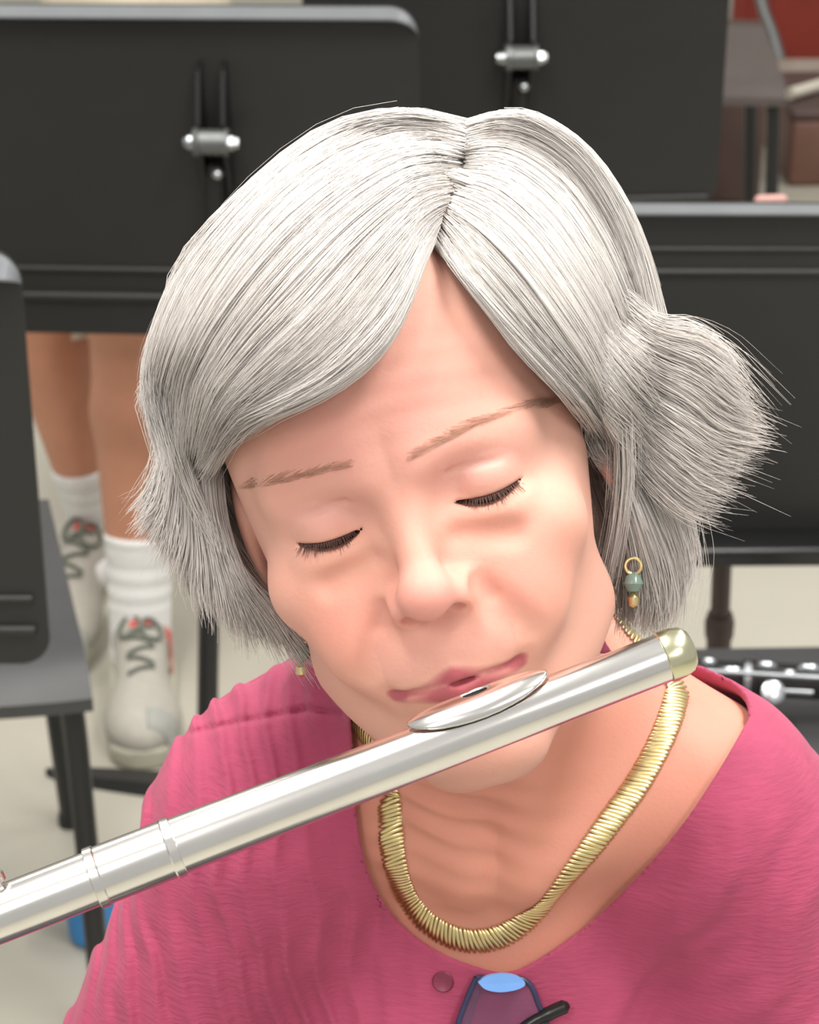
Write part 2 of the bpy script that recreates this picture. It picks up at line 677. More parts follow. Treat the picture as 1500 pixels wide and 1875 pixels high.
M['lash'] = mat('lash', srgb(96, 70, 62), 0.7, noise=0.1, nscale=300)
M['brow'] = mat('brow_hair', srgb(198, 160, 138), 0.8, noise=0.15, nscale=300)


def strand_mesh(pts, rad, nrm=None):
    """pts n x m x 3 (C mm), rad n x m -> three-sided strands"""
    n, m, _ = pts.shape
    t = np.gradient(pts, axis=1)
    t /= np.linalg.norm(t, axis=2, keepdims=True) + 1e-9
    if nrm is None:
        nrm = np.zeros_like(pts)
        nrm[..., 2] = 1
    b = np.cross(t, nrm)
    b /= np.linalg.norm(b, axis=2, keepdims=True) + 1e-9
    u = np.cross(b, t)
    V = np.stack([pts + rad[..., None] * (math.cos(a) * u + math.sin(a) * b) for a in (0.0, 2.0944, 4.18879)], 2)
    base = np.arange(n)[:, None, None] * (m * 3) + np.arange(m - 1)[None, :, None] * 3
    k = np.arange(3)[None, None, :]
    k1 = (k + 1) % 3
    F = np.stack([base + k, base + k1, base + 3 + k1, base + 3 + k], -1).reshape(-1, 4)
    return V.reshape(-1, 3), F


for s in (-1, 1):
    # upper lashes as a fringe of short hairs along the lid margin
    n = 80
    dx = np.linspace(-12.5, 12.5, n) + rng.normal(0, 0.1, n)
    up, lo = lid_lines(dx)
    ax_ = EYX + dx
    rr = 13.9
    zz = EYZ + np.sqrt(np.maximum(rr ** 2 - dx ** 2 - (up - EYY) ** 2, 4))
    root = np.stack([s * ax_, up - 0.1, zz], 1)
    ln = rng.uniform(3.0, 5.5, n)
    dr = np.stack([s * (dx * 0.05), np.full(n, -0.85), np.full(n, 0.5)], 1) + rng.normal(0, 0.12, (n, 3))
    tt = np.linspace(0, 1, 5)
    pts = root[:, None] + dr[:, None] * (tt[None, :, None] * ln[:, None, None]) + np.array([0, 0.22, 0.4]) * (tt ** 2)[None, :, None] * ln[:, None, None] * 0.5
    rad = 0.20 * (1 - 0.8 * tt)[None].repeat(n, 0)
    v, f = strand_mesh(l2c(pts.reshape(-1, 3)).reshape(pts.shape), rad)
    mesh_obj('eyelashes', c2w(v), f, M['lash'], person, label='dark lashes of the lowered lid')

for path in ([(462, 884), (530, 872), (600, 856), (650, 846)], [(742, 838), (800, 806), (870, 772), (960, 742), (1000, 742)]):
    n = 170 if path[0][0] < 700 else 300
    q = spline(path, 200)
    t = rng.uniform(0, 1, n)
    i = (t * 199).astype(int)
    w = 20 * (1 - 0.55 * np.abs(t - 0.35))
    p0 = hit(q[i, 0] + rng.normal(0, 2, n), q[i, 1] + rng.uniform(-1, 1, n) * w * 0.6)
    out = np.sign(path[-1][0] - 745) if path[0][0] > 700 else -1
    tip = hit(q[i, 0] + out * rng.uniform(22, 40, n), q[i, 1] - out * rng.uniform(4, 14, n) + (3 if out < 0 else 0))
    nn = sdf_normal(p0)
    tt = np.linspace(0, 1, 5)[None, :, None]
    pts = p0[:, None] * (1 - tt) + tip[:, None] * tt + nn[:, None] * (0.15 + 0.9 * tt * (1 - tt) * 2)
    rad = 0.075 * (1 - 0.85 * tt[..., 0]).repeat(n, 0)
    v, f = strand_mesh(pts, rad)
    mesh_obj('eyebrow', c2w(v), f, M['brow'], person, label='faint brown eyebrow')

# ------------------------------------------------------------------ blouse
NECK = np.array([(640, 1290), (648, 1400), (652, 1480), (664, 1560), (690, 1632), (735, 1692), (795, 1738), (860, 1766), (925, 1780),
                 (985, 1757), (1080, 1690), (1165, 1608), (1245, 1516), (1308, 1424), (1352, 1350), (1384, 1290), (1384, 1225), (640, 1150)], float)


def poly_dist(px, py, poly):
    d = np.full(px.shape, 1e9)
    ins = np.zeros(px.shape, bool)
    m = len(poly)
    for i in range(m):
        a, b = poly[i], poly[(i + 1) % m]
        e = b - a
        t = np.clip(((px - a[0]) * e[0] + (py - a[1]) * e[1]) / (e @ e), 0, 1)
        d = np.minimum(d, (px - a[0] - t * e[0]) ** 2 + (py - a[1] - t * e[1]) ** 2)
        c = ((a[1] > py) != (b[1] > py)) & (px < (b[0] - a[0]) * (py - a[1]) / (b[1] - a[1] + 1e-12) + a[0])
        ins ^= c
    d = np.sqrt(d)
    return np.where(ins, -d, d)


NP_ = np.concatenate([spline(NECK[:16], 80), NECK[16:]])


def seg_dist(px, py, path):
    d = np.full(px.shape, 1e9)
    for i in range(len(path) - 1):
        a, b = np.array(path[i], float), np.array(path[i + 1], float)
        e = b - a
        t = np.clip(((px - a[0]) * e[0] + (py - a[1]) * e[1]) / (e @ e), 0, 1)
        d = np.minimum(d, (px - a[0] - t * e[0]) ** 2 + (py - a[1] - t * e[1]) ** 2)
    return np.sqrt(d)


def blouse_skin(p):
    x, u, f = c2b(p)
    d = torso_sdf(p) - 4.9
    n1 = vnoise(p, 40, 11)
    n2 = vnoise(p, 16, 12)
    # crinkled pleats running down from the shoulder
    q = (x - XB) + 0.10 * (u + 150) * np.sign(XB - x) + 8.0 * n1
    wl = 1 / (1 + np.exp((x - XB + 45) / 8))
    pl = np.sin(q * 2 * np.pi / 12.5 + 0.8 * n2) + 0.22 * np.sin(q * 2 * np.pi / 6.1 + 1.0 + 1.5 * n2)
    d -= wl * (1.15 + 0.8 * vnoise(p, 28, 14)) * pl * (f > -150)
    # diagonal drag folds on the other side
    wr = 1 / (1 + np.exp(-(x - XB - 45) / 12)) * (f > -150)
    q = (x - XB) * 0.62 - (u + 150) * 0.42 + 7 * n1
    d -= wr * (2.1 * np.sin(q * 2 * np.pi / 34) + 0.4 * np.sin(q * 2 * np.pi / 11 + 2 * n2)) * np.clip((-u - 160) / 50, 0, 1)
    d -= 0.8 * n1 + 0.25 * n2
    # shoulder seam
    px, py = c2px(p)
    s = seg_dist(px, py, [(350, 1342), (440, 1322), (560, 1300), (625, 1302)])
    d += 1.5 * np.exp(-(s / 6.0) ** 2) * (f > -190)
    return d


def blouse_f(p):
    x, u, f = c2b(p)
    d = np.abs(blouse_skin(p)) - 2.1
    px, py = c2px(p)
    g = poly_dist(px, py, NP_) / 4.4
    g = np.maximum(g, -118 - f)
    cyl = (np.sqrt(((x - 58) / 92) ** 2 + ((f + 128) / 62) ** 2) - 1) * 70
    cyl = np.maximum(cyl, np.maximum(f + 112, -210 - u))
    d = smax(d, -g, 1.0)
    d = smax(d, -cyl, 1.0)
    return np.maximum(d, -(u + 640.0))


M['blouse'] = mat('raspberry_gauze', srgb(168, 66, 98), 0.85, noise=0.08, nscale=50, Sheen_Weight=0.08)
nt = M['blouse'].node_tree
tc = nt.nodes.new('ShaderNodeTexCoord')
mp = nt.nodes.new('ShaderNodeMapping')
mp.inputs['Scale'].default_value = (130, 130, 620)
nz = nt.nodes.new('ShaderNodeTexNoise')
nz.inputs['Scale'].default_value = 1.0
nz.inputs['Detail'].default_value = 3
bp = nt.nodes.new('ShaderNodeBump')
bp.inputs['Strength'].default_value = 0.35
bp.inputs['Distance'].default_value = 0.0015
nt.links.new(tc.outputs['Object'], mp.inputs['Vector'])
nt.links.new(mp.outputs['Vector'], nz.inputs['Vector'])
nt.links.new(nz.outputs['Fac'], bp.inputs['Height'])
nt.links.new(bp.outputs['Normal'], nt.nodes['Principled BSDF'].inputs['Normal'])
pos_b, fc_b = mesh_sdf(blouse_f, (-215, -560, -430), (292, -20, -50), 1.6, newton=1, slack=1.9)
blouse = mesh_obj('blouse', c2w(pos_b), fc_b, M['blouse'], person, label='raspberry crinkled cotton blouse')
# trousers of the seated player, below the frame
def trouser_f(p):
    x, u, f = p[:, 0], p[:, 1], p[:, 2]
    ax = np.abs(x - XB)
    d = cone(ax, u, f, (0, -640, -150), 112, (70, -690, -130), 92)
    d = smin(d, cone(ax, u, f, (72, -690, -120), 86, (95, -700, 270), 66), 30)
    d = smin(d, cone(ax, u, f, (95, -700, 265), 64, (95, -1180, 235), 50), 30)
    return np.maximum(d, -(u + 1215.0))


v, f = mesh_sdf(trouser_f, (XB - 200, -1235, -290), (XB + 200, -520, 350), 9.0)
M['trousers'] = mat('charcoal_trousers', srgb(66, 62, 66), 0.85, noise=0.06, nscale=30)
mesh_obj('trousers', c2w(np.stack([v[:, 0], v[:, 1] * CT - v[:, 2] * ST, v[:, 1] * ST + v[:, 2] * CT], 1)), f, M['trousers'], person, label='charcoal trousers')
bt = hit([812], [1796], blouse_skin, off=1.2)
bn = sdf_normal(bt, blouse_skin, 2.0)
M['button'] = mat('button', srgb(128, 48, 74), 0.4, noise=0.1, nscale=200)
bo = MB().lathe(c2w(bt[0]) - 0.0 * A_B, CFR @ bn[0], [(-0.001, 0.0044), (0.0012, 0.0048), (0.002, 0.0042), (0.0016, 0.003), (0.0012, 0.001)], 20).build(
    'button', M['button'], blouse, label='dark pink button')


# ------------------------------------------------------------------ hair
HC, HR = np.array([0.0, 30.0, -86.0]), np.array([73.0, 88.0, 93.0])


def hair_pt(px, py, g=16.0, dz=0.0):
    o = c2l(np.array([-EX, -EY, 950.0]))
    e = c2l(cpx(px, py, 0.0))
    d = (e - o) / np.linalg.norm(e - o)
    R = HR + g
    oo, dd = (o - HC) / R, d / R
    a, b, c = dd @ dd, oo @ dd, oo @ oo - 1
    q = b * b - a * c
    t = (-b - math.sqrt(max(q, 0))) / a
    z = l2c(o + d * t)[2] + dz
    return cpx(px, py, z)


def sheet(guides, K=12):
    rows = []
    for gd in guides:
        pts = np.array([hair_pt(*q) for q in gd])
        rows.append(spline(pts, K))
    return np.array(rows)


def cr(a, s):
    """Catmull-Rom over axis 0 at float positions s"""
    m = len(a)
    q = np.concatenate([[2 * a[0] - a[1]], a, [2 * a[-1] - a[-2]]])
    i = np.clip(s.astype(int), 0, m - 2)
    u = (s - i).reshape(-1, *([1] * (a.ndim - 1)))
    A, Bq, C, D = q[i], q[i + 1], q[i + 2], q[i + 3]
    return 0.5 * (2 * Bq + (C - A) * u + (2 * A - 5 * Bq + 4 * C - D) * u ** 2 + (3 * Bq - A - 3 * C + D) * u ** 3)


HV, HF, HCOL, hair_n = [], [], [], [0]
HCEN = l2c(HC)


def add_hair(V, F, C):
    HV.append(V)
    HF.append(F + hair_n[0])
    HCOL.append(C)
    hair_n[0] += len(V)


LIGHT, DARK = np.array([0.95, 0.918, 0.893]), np.array([0.50, 0.42, 0.36])


def strands(grid, n, seg=14, depth=6.0, dark=0.10, rad=0.24, spread=1.6, t0=(0, 0.12), t1=(0.8, 1.06), wave=1.0, base=True, flip=1):
    G, K, _ = grid.shape
    # a solid under-layer so that no scalp shows through
    gs = np.linspace(0, G - 1.0001, 36)
    surf = cr(grid, gs)
    du = np.gradient(surf, axis=0)
    dv = np.gradient(surf, axis=1)
    N = np.cross(du, dv)
    N /= np.linalg.norm(N, axis=2, keepdims=True) + 1e-9
    sgn = np.sign((N * (surf - HCEN)).sum(2).mean())
    N = N * (sgn if sgn != 0 else 1) * flip
    if base:
        sb = surf - N * (depth * 0.8)
        m = K
        kk = int(K * 0.93)
        idx = np.arange(36 * m).reshape(36, m)
        F = np.stack([idx[:-1, :kk - 1], idx[1:, :kk - 1], idx[1:, 1:kk], idx[:-1, 1:kk]], -1).reshape(-1, 4)
        cc = np.repeat((LIGHT * 0.80)[None], 36 * m, 0)
        add_hair(sb.reshape(-1, 3), F, cc)
    s = rng.uniform(0, G - 1.0001, n)
    ncl = max(12, n // 22)
    cls = rng.uniform(0, G - 1.0001, ncl)
    near = cls[rng.integers(0, ncl, n)]
    pick = np.abs(near - s) < 0.5
    pts = cr(grid, s)
    # clumps draw together towards their tips
    nc = np.argmin(np.abs(s[:, None] - cls[None]), 1)
    pc = cr(grid, cls)[nc]
    Ni = cr(N, s / (G - 1) * 35)
    tt = np.linspace(0, 1, K)
    pts = pts + (pc - pts) * (0.30 * tt ** 1.5)[None, :, None]
    dep = depth * rng.uniform(0, 1, n) ** 1.6
    ph = rng.uniform(0, 6.28, (ncl, 3))[nc]
    wv = np.sin(tt[None] * rng.uniform(4, 7, (ncl, 1))[nc] + ph[:, :1]) * wave
    ct = np.cross(np.gradient(pts, axis=1), Ni)
    ct /= np.linalg.norm(ct, axis=2, keepdims=True) + 1e-9
    cld = rng.normal(0, 0.55, ncl)[nc]
    pts = pts - Ni * (dep[:, None, None] - cld[:, None, None] * (0.3 + tt)[None, :, None]) + ct * (wv * (0.3 + tt)[None])[..., None] \
        + rng.normal(0, spread, (n, 1, 3)) * (0.15 + 0.85 * tt ** 1.5)[None, :, None]
    # resample each strand over its own length
    a = rng.uniform(*t0, n)
    b = rng.uniform(*t1, n)
    q = (a[:, None] + (b - a)[:, None] * np.linspace(0, 1, seg)[None]) * (K - 1)
    i = np.clip(q.astype(int), 0, K - 2)
    u = np.clip(q - i, 0, 1.0)[..., None]
    ext = np.maximum(q - (K - 1), 0)[..., None]
    r = np.arange(n)[:, None]
    P0 = pts[r, np.clip(i - 1, 0, K - 1)]
    P1, P2 = pts[r, i], pts[r, i + 1]
    P3 = pts[r, np.clip(i + 2, 0, K - 1)]
    out = 0.5 * (2 * P1 + (P2 - P0) * u + (2 * P0 - 5 * P1 + 4 * P2 - P3) * u ** 2 + (3 * P1 - P0 - 3 * P2 + P3) * u ** 3)
    out = out + ext * (pts[:, -1] - pts[:, -2])[:, None]
    nn = Ni[r, i]
    rr = rad * rng.uniform(0.6, 1.25, n)[:, None] * (1 - 0.75 * np.linspace(0, 1, seg)[None] ** 3)
    V, F = strand_mesh(out, rr, nn)
    w = np.clip(rng.beta(0.7, 3.0, n) * 0.9 * (dark / 0.10) ** 0.5 * 0.45 + dark + rng.normal(0, 0.05, ncl)[nc], 0, 1)
    cc = LIGHT[None] * (1 - w[:, None]) + DARK[None] * w[:, None]
    add_hair(V, F, np.repeat(cc, seg * 3, 0))


g0 = 17
# hair combed from the parting across the forehead to the image's left
A = sheet([
    [(860, 226, 12, -40), (740, 226, g0, -30), (560, 304, g0, -30), (420, 440, g0, -30), (335, 580, g0, -30), (300, 700, g0, -30), (310, 820, g0, -30)],
    [(860, 222, 11, -16), (745, 200, g0), (630, 218, g0), (540, 266, g0), (450, 345, g0), (385, 415, g0), (328, 490, g0), (296, 570, g0), (270, 650, g0), (268, 720, g0), (290, 800, g0)],
    [(856, 262, 8), (752, 245, 18), (610, 300, 19), (490, 400, 20), (395, 520, 20), (335, 630, 20), (308, 730, 16), (320, 830, 10)],
    [(845, 312, 7), (756, 315, 18), (635, 395, 22), (520, 510, 23), (430, 620, 22), (375, 720, 18), (355, 840, 8)],
    [(827, 364, 6), (770, 390, 18), (690, 480, 24), (590, 600, 26), (490, 690, 24), (415, 765, 18), (375, 860, 6)],
    [(808, 408, 4), (776, 470, 16), (725, 580, 21), (645, 672, 23), (545, 735, 22), (450, 775, 16), (392, 850, 5)],
    [(802, 428, 3), (770, 500, 12), (738, 580, 15), (690, 652, 16), (610, 712, 16), (510, 757, 14), (415, 805, 6)],
])
strands(A, 5600, seg=15, depth=5, dark=0.03, rad=0.22)
# hair on the other side of the parting
C = sheet([
    [(854, 228, 12, -40), (950, 226, g0, -30), (1036, 278, g0, -30), (1110, 382, g0, -30), (1156, 500, g0, -30), (1190, 620, g0, -30)],
    [(852, 222, 11, -16), (940, 203, g0), (1020, 232, g0), (1090, 293, g0), (1148, 385, g0), (1184, 480, g0), (1206, 570, g0), (1225, 660, g0)],
    [(850, 264, 8), (935, 256, 18), (1028, 308, 18), (1094, 395, 18), (1142, 495, 18), (1174, 595, 18), (1200, 690, 18)],
    [(839, 314, 7), (912, 322, 18), (998, 388, 22), (1064, 480, 22), (1116, 580, 20), (1150, 690, 18), (1180, 790, 14)],
    [(820, 368, 6), (886, 405, 20), (960, 480, 23), (1024, 570, 23), (1084, 665, 20), (1124, 760, 15), (1150, 860, 10)],
    [(802, 416, 4), (852, 490, 14), (915, 565, 17), (985, 648, 17), (1060, 732, 15), (1112, 812, 10), (1145, 890, 6)],
    [(790, 438, 3), (842, 510, 9), (900, 580, 11), (955, 650, 12), (1034, 724, 11), (1092, 792, 7), (1130, 870, 4)],
])
strands(C, 5000, seg=15, depth=5, dark=0.04, rad=0.22)
# flicked-out ends by her left ear
D = sheet([
    [(1080, 470, 16), (1160, 540, 21, 2), (1206, 584, 22, 6), (1262, 590, 22, 0), (1318, 622, 22, -6), (1352, 668, 22, -12)],
    [(1090, 530, 16), (1150, 592, 22, 6), (1210, 630, 24, 10), (1280, 655, 24, 5), (1335, 700, 24, 0), (1378, 742, 22, -6)],
    [(1086, 590, 16), (1138, 652, 20, 6), (1195, 700, 22, 10), (1262, 740, 24, 6), (1322, 785, 24, 0), (1385, 800, 22, -6)],
    [(1080, 650, 14), (1122, 714, 18, 5), (1172, 775, 20, 8), (1230, 825, 22, 4), (1285, 865, 22, 0), (1335, 880, 20, -6)],
    [(1076, 710, 11), (1112, 778, 13, 3), (1152, 850, 16, 4), (1200, 905, 18, 0), (1245, 942, 18, -4), (1290, 958, 18, -8)],
])
strands(D, 3600, seg=13, depth=9, dark=0.07, rad=0.2, spread=2.6, t1=(0.6, 1.1))
D2 = D.copy()
D2[..., 2] -= 32
D2[:, :, 0] -= 3
strands(D2, 1500, seg=10, depth=12, dark=0.16, spread=3.0, t1=(0.6, 1.0))
E = sheet([
    [(1190, 780, 14, -30), (1240, 870, 18, -30), (1266, 950, 16, -34), (1270, 1015, 14, -36), (1252, 1075, 12, -38)],
    [(1150, 820, 10, -12), (1200, 920, 14, -14), (1232, 1005, 12, -18), (1240, 1075, 10, -22), (1226, 1140, 8, -26)],
    [(1130, 830, 6), (1170, 940, 8), (1198, 1025, 8, -8), (1210, 1095, 6, -14), (1204, 1150, 4, -20)],
    [(1108, 850, 2), (1142, 955, 2, -6), (1160, 1045, 2, -12), (1170, 1110, 2, -18), (1172, 1165, 2, -24)],
])
strands(E, 2400, seg=12, depth=9, dark=0.16, spread=2.6, t1=(0.6, 1.05))
E2 = E.copy()
E2[..., 2] -= 34
E2[..., 0] -= 7
strands(E2, 1300, seg=10, depth=9, dark=0.2, spread=2.6, t1=(0.7, 1.05))
# hair beside her right cheek
Bs = sheet([
    [(300, 760, 16, -40), (290, 840, 16, -40), (268, 895, 16, -40), (252, 930, 16, -40)],
    [(318, 780, 14, -30), (312, 870, 14, -30), (296, 945, 14, -30), (270, 985, 14, -30)],
    [(350, 800, 10, -14), (348, 910, 10, -16), (352, 1000, 10, -20), (345, 1060, 10, -24), (352, 1100, 10, -26)],
    [(372, 815, 6, -8), (376, 930, 6, -6), (396, 1030, 6, -10), (412, 1110, 6, -14), (425, 1170, 6, -18)],
    [(392, 830, 3, -6), (398, 940, 3, -8), (424, 1045, 3, -6), (470, 1130, 3, -12), (505, 1195, 3, -20)],
    [(406, 850, 0, -8), (416, 960, 0, -10), (452, 1062, 0, -6), (520, 1150, 0, -12), (575, 1232, 0, -18)],
])
strands(Bs, 3000, seg=12, depth=8, dark=0.12, spread=2.4, t1=(0.6, 1.06))
# back of the head
rows = []
for a in np.linspace(math.radians(76), math.radians(284), 13):
    pl = []
    for e in np.linspace(math.radians(84), math.radians(-42), 9):
        g = 4 + 15 * min(1.0, max(0.0, (1.35 - e) / 1.0))
        q = HC + (HR + g) * np.array([math.sin(a) * math.cos(e), math.sin(e), math.cos(a) * math.cos(e)])
        if e < 0:
            q[1] -= 22 * abs(e)
        pl.append(l2c(q))
    rows.append(spline(np.array(pl), 12))
strands(np.array(rows), 4200, seg=12, depth=7, dark=0.12)
# loose flyaway hairs
for gr, n in ((A[:3], 14), (C[:3], 14), (D, 110), (Bs[:3], 40), (E[:2], 40)):
    top = gr is not D and n < 20
    strands(gr, n, seg=14, depth=-3.5 if top else -7, dark=0.05, rad=0.08 if top else 0.11, spread=2.0 if top else 4.5, t1=(0.7, 1.0) if top else (0.9, 1.25), base=False)

M['hair'] = attr_mat('white_hair', 'tone', 0.38, Specular_IOR_Level=0.5)
nt = M['hair'].node_tree
tl = nt.nodes.new('ShaderNodeBsdfTranslucent')
mxs = nt.nodes.new('ShaderNodeMixShader')
mxs.inputs[0].default_value = 0.45
vc = [q for q in nt.nodes if q.bl_idname == 'ShaderNodeVertexColor'][0]
nt.links.new(vc.outputs['Color'], tl.inputs['Color'])
nt.links.new(nt.nodes['Principled BSDF'].outputs[0], mxs.inputs[1])
nt.links.new(tl.outputs[0], mxs.inputs[2])
nt.links.new(mxs.outputs[0], nt.nodes['Material Output'].inputs['Surface'])
hair = mesh_obj('hair', c2w(np.concatenate(HV)), np.concatenate(HF).astype(np.int32), M['hair'], person, label='white layered hair parted at the side')
set_color(hair, 'tone', np.concatenate(HCOL))


# ------------------------------------------------------------------ flute
FA = cpx(1222, 1202, 20.0)                   # crown end (C frame)
FB = cpx(-40, 1690, 44.0)
fdir = (FB - FA) / np.linalg.norm(FB - FA)
wa, wd = c2w(FA), CFR @ fdir
flute = empty('flute', c2w(FA), 'silver concert flute held across her lips', 'flute')
pm = 0.001


def along(px):
    """mm from the crown at which the axis crosses the image column px"""
    t = np.linspace(0, 420, 4000)
    q, _ = c2px(FA + fdir * t[:, None])
    return float(t[np.argmin(np.abs(q - px))])


t_bar0, t_bar1 = along(322), along(168)
MB().lathe(wa, wd, [(0.0005, 0.0087), (0.002, 0.0090), (0.07, 0.0093), (0.12, 0.0097), (t_bar0 * pm, 0.0103)], 56).build('head_joint', M['silver'], flute)
MB().lathe(wa, wd, [(-0.0105, 0.0002), (-0.0103, 0.003), (-0.0095, 0.0062), (-0.0075, 0.0084), (-0.004, 0.0094), (-0.001, 0.0096), (0.0012, 0.0095), (0.0016, 0.0090)], 48).build(
    'crown', M['crown'], flute, label='pale gold crown cap')
MB().lathe(wa, wd, [((t_bar0 - 1) * pm, 0.0100), ((t_bar0 - 0.6) * pm, 0.0110), ((t_bar0 + 2.4) * pm, 0.0112), ((t_bar0 + 3.0) * pm, 0.0106), ((t_bar1 - 4) * pm, 0.0107),
                    ((t_bar1 - 3.4) * pm, 0.0113), ((t_bar1 - 0.4) * pm, 0.0113), (t_bar1 * pm, 0.0105)], 56).build('barrel', M['silver'], flute)
MB().lathe(wa, wd, [((t_bar1 - 2) * pm, 0.0101), ((t_bar1 + 150) * pm, 0.0101), ((t_bar1 + 330) * pm, 0.0101)], 56).build('body_tube', M['silver'], flute)
# embouchure: riser and curved lip plate
t_e = along(892)
axc = FA + fdir * t_e
# plate points up-and-back towards the lips
up_c = np.array([0.10, 0.90, 0.16])
up_c -= fdir * (up_c @ fdir)
up_c /= np.linalg.norm(up_c)
sd_c = np.cross(fdir, up_c)


def plate_surface(na=44, nc=32, la=27.0, wc=0.95, r=13.0):
    V, F = [], []
    for k, rr in enumerate((r, r - 1.1)):
        for i in range(na):
            for j in range(nc):
                # polar layout so the rim is an oval
                rad = i / (na - 1)
                th = 2 * math.pi * j / nc
                s_ = la * rad * math.cos(th)
                ang = wc * rad * math.sin(th)
                lift = 0.9 * (1 - rad ** 4) - 1.2 * rad ** 6
                R = rr + lift + 0.4 * math.sin(th) * rad
                V.append(axc + fdir * s_ + R * (math.cos(ang) * up_c + math.sin(ang) * sd_c))
        o = k * na * nc
        i0 = 9                                # the blow hole
        for i in range(i0, na - 1):
            for j in range(nc):
                j2 = (j + 1) % nc
                q = (o + i * nc + j, o + i * nc + j2, o + (i + 1) * nc + j2, o + (i + 1) * nc + j)
                F.append(q if k == 0 else q[::-1])
    m = na * nc
    for (i, fl_) in ((na - 1, 1), (9, 0)):
        for j in range(nc):
            j2 = (j + 1) % nc
            q = (i * nc + j, i * nc + j2, m + i * nc + j2, m + i * nc + j)
            F.append(q if fl_ else q[::-1])
    return np.array(V), F


v, f = plate_surface()
lp = mesh_obj('lip_plate', c2w(v), f, M['silver'], flute)
# riser under the plate, open in the middle
V, F = [], []
n = 28
for rr, hgt in ((7.2, 8.0), (5.8, 13.4), (4.6, 13.4), (4.6, 8.0)):
    for j in range(n):
        th = 2 * math.pi * j / n
        V.append(axc + fdir * (rr * 1.1 * math.cos(th)) + up_c * (hgt - 0.03 * (rr * math.sin(th)) ** 2) + sd_c * (rr * 0.85 * math.sin(th)))
for i in range(3):
    for j in range(n):
        F.append((i * n + j, i * n + (j + 1) % n, (i + 1) * n + (j + 1) % n, (i + 1) * n + j))
mesh_obj('riser', c2w(np.array(V)), F, M['silver'], flute)
M['hole'] = mat('hole_shadow', srgb(30, 28, 28), 0.8, noise=0.1)
V = [axc + fdir * (4.4 * math.cos(t)) + up_c * 10.4 + sd_c * (3.6 * math.sin(t)) for t in np.linspace(0, 2 * np.pi, 24, endpoint=False)]
mesh_obj('bore', c2w(np.array(V)), [tuple(range(24))], M['hole'], flute, label='dark blow hole')
# keys on the body joint, running out of the frame
for k, (tk, r0) in enumerate(((along(8), 5.2), (along(-40), 6.2), (along(-40) + 19, 7.4), (along(-40) + 39, 7.4), (along(-40) + 60, 7.8))):
    c = FA + fdir * tk + up_c * 9.6
    kc = MB().lathe(c2w(c), CFR @ up_c, [(0, 0.0035), (0.0022, 0.0035), (0.0024, r0 * pm), (0.0046, r0 * pm), (0.0054, r0 * 0.9 * pm), (0.0052, r0 * 0.3 * pm)], 24).build(
        'key_cup', M['silver'], flute)
q0, q1 = FA + fdir * (along(20)) + up_c * 7.5 + sd_c * 9.5, FA + fdir * (along(-40) + 90) + up_c * 7.5 + sd_c * 9.5
MB().tube(c2w(np.linspace(q0, q1, 12)), 0.0016, 12).build('key_rod', M['silver'], flute)
for t in (along(14), along(-40) + 40, along(-40) + 88):
    a = FA + fdir * t + up_c * 5.5 + sd_c * 7.0
    b = FA + fdir * t + up_c * 9.0 + sd_c * 11.5
    MB().tube(c2w(np.linspace(a, b, 4)), 0.0018, 10).build('rod_post', M['silver'], flute)

# ------------------------------------------------------------------ necklace
npx = [(712, 1400), (714, 1450), (716, 1510), (722, 1570), (740, 1630), (774, 1680), (822, 1712), (870, 1722), (920, 1712), (968, 1680), (1020, 1628),
       (1070, 1566), (1120, 1500), (1165, 1440), (1200, 1380), (1226, 1320), (1242, 1262)]
q = spline(npx, 500)
cp = hit(q[:, 0], q[:, 1])


def close_path(p_last, p_first):
    """carry the chain round the back of the neck"""
    a0, a1 = p_last, p_first
    mid = [b2c(108, -112, -150), b2c(84, -100, -195), b2c(38, -100, -215), b2c(-10, -100, -195), b2c(-34, -112, -150)]
    pts = spline(np.array([a0, *mid, a1]), 200)[4:-4]
    for _ in range(12):
        nn_ = sdf_normal(pts, torso_sdf, 1.0)
        pts = pts - nn_ * torso_sdf(pts.astype(np.float32))[:, None]
    return pts


cp = np.concatenate([cp, close_path(cp[-1], cp[0])])
for _ in range(12):                           # relax the path so the chain hangs smoothly
    cp = 0.5 * cp + 0.25 * (np.roll(cp, 1, 0) + np.roll(cp, -1, 0))
nrm = sdf_normal(cp, body_f, 2.0)
for _ in range(30):
    nrm = 0.5 * nrm + 0.25 * (np.roll(nrm, 1, 0) + np.roll(nrm, -1, 0))
nrm /= np.linalg.norm(nrm, axis=1)[:, None]
cp = cp + nrm * 1.6
ds = np.linalg.norm(np.diff(np.vstack([cp, cp[:1]]), axis=0), axis=1)
s_ = np.concatenate([[0], np.cumsum(ds)])
NL = 290
neck_e = empty('necklace', c2w(cp[250]), 'flat gold omega-link necklace lying on her bare collarbones', 'necklace')
# one link: a curved bar with rounded ends
lb = MB()
pr = []
for i in range(9):
    xx = (i / 8 - 0.5) * 2
    pr.append((xx * 6.0, -0.8 * xx * xx, 1.0 * math.sqrt(max(1 - (abs(xx) ** 6) * 0.75, 0.05)), 0.5 * math.sqrt(max(1 - abs(xx) ** 6 * 0.7, 0.05))))
V, F = [], []
for (xx, zz, wy, wz) in pr:
    for k in range(6):
        a = 2 * math.pi * k / 6 + math.pi / 6
        V.append((xx * pm, math.cos(a) * wy * pm, (zz + math.sin(a) * wz) * pm))
for i in range(8):
    for k in range(6):
        F.append((i * 6 + k, i * 6 + (k + 1) % 6, (i + 1) * 6 + (k + 1) % 6, (i + 1) * 6 + k))
F.append(tuple(range(6))[::-1])
F.append(tuple(48 + k for k in range(6)))
lme = bpy.data.meshes.new('link')
lme.from_pydata(V, [], F)
lme.polygons.foreach_set('use_smooth', np.ones(len(lme.polygons), bool))
lme.materials.append(M['gold'])
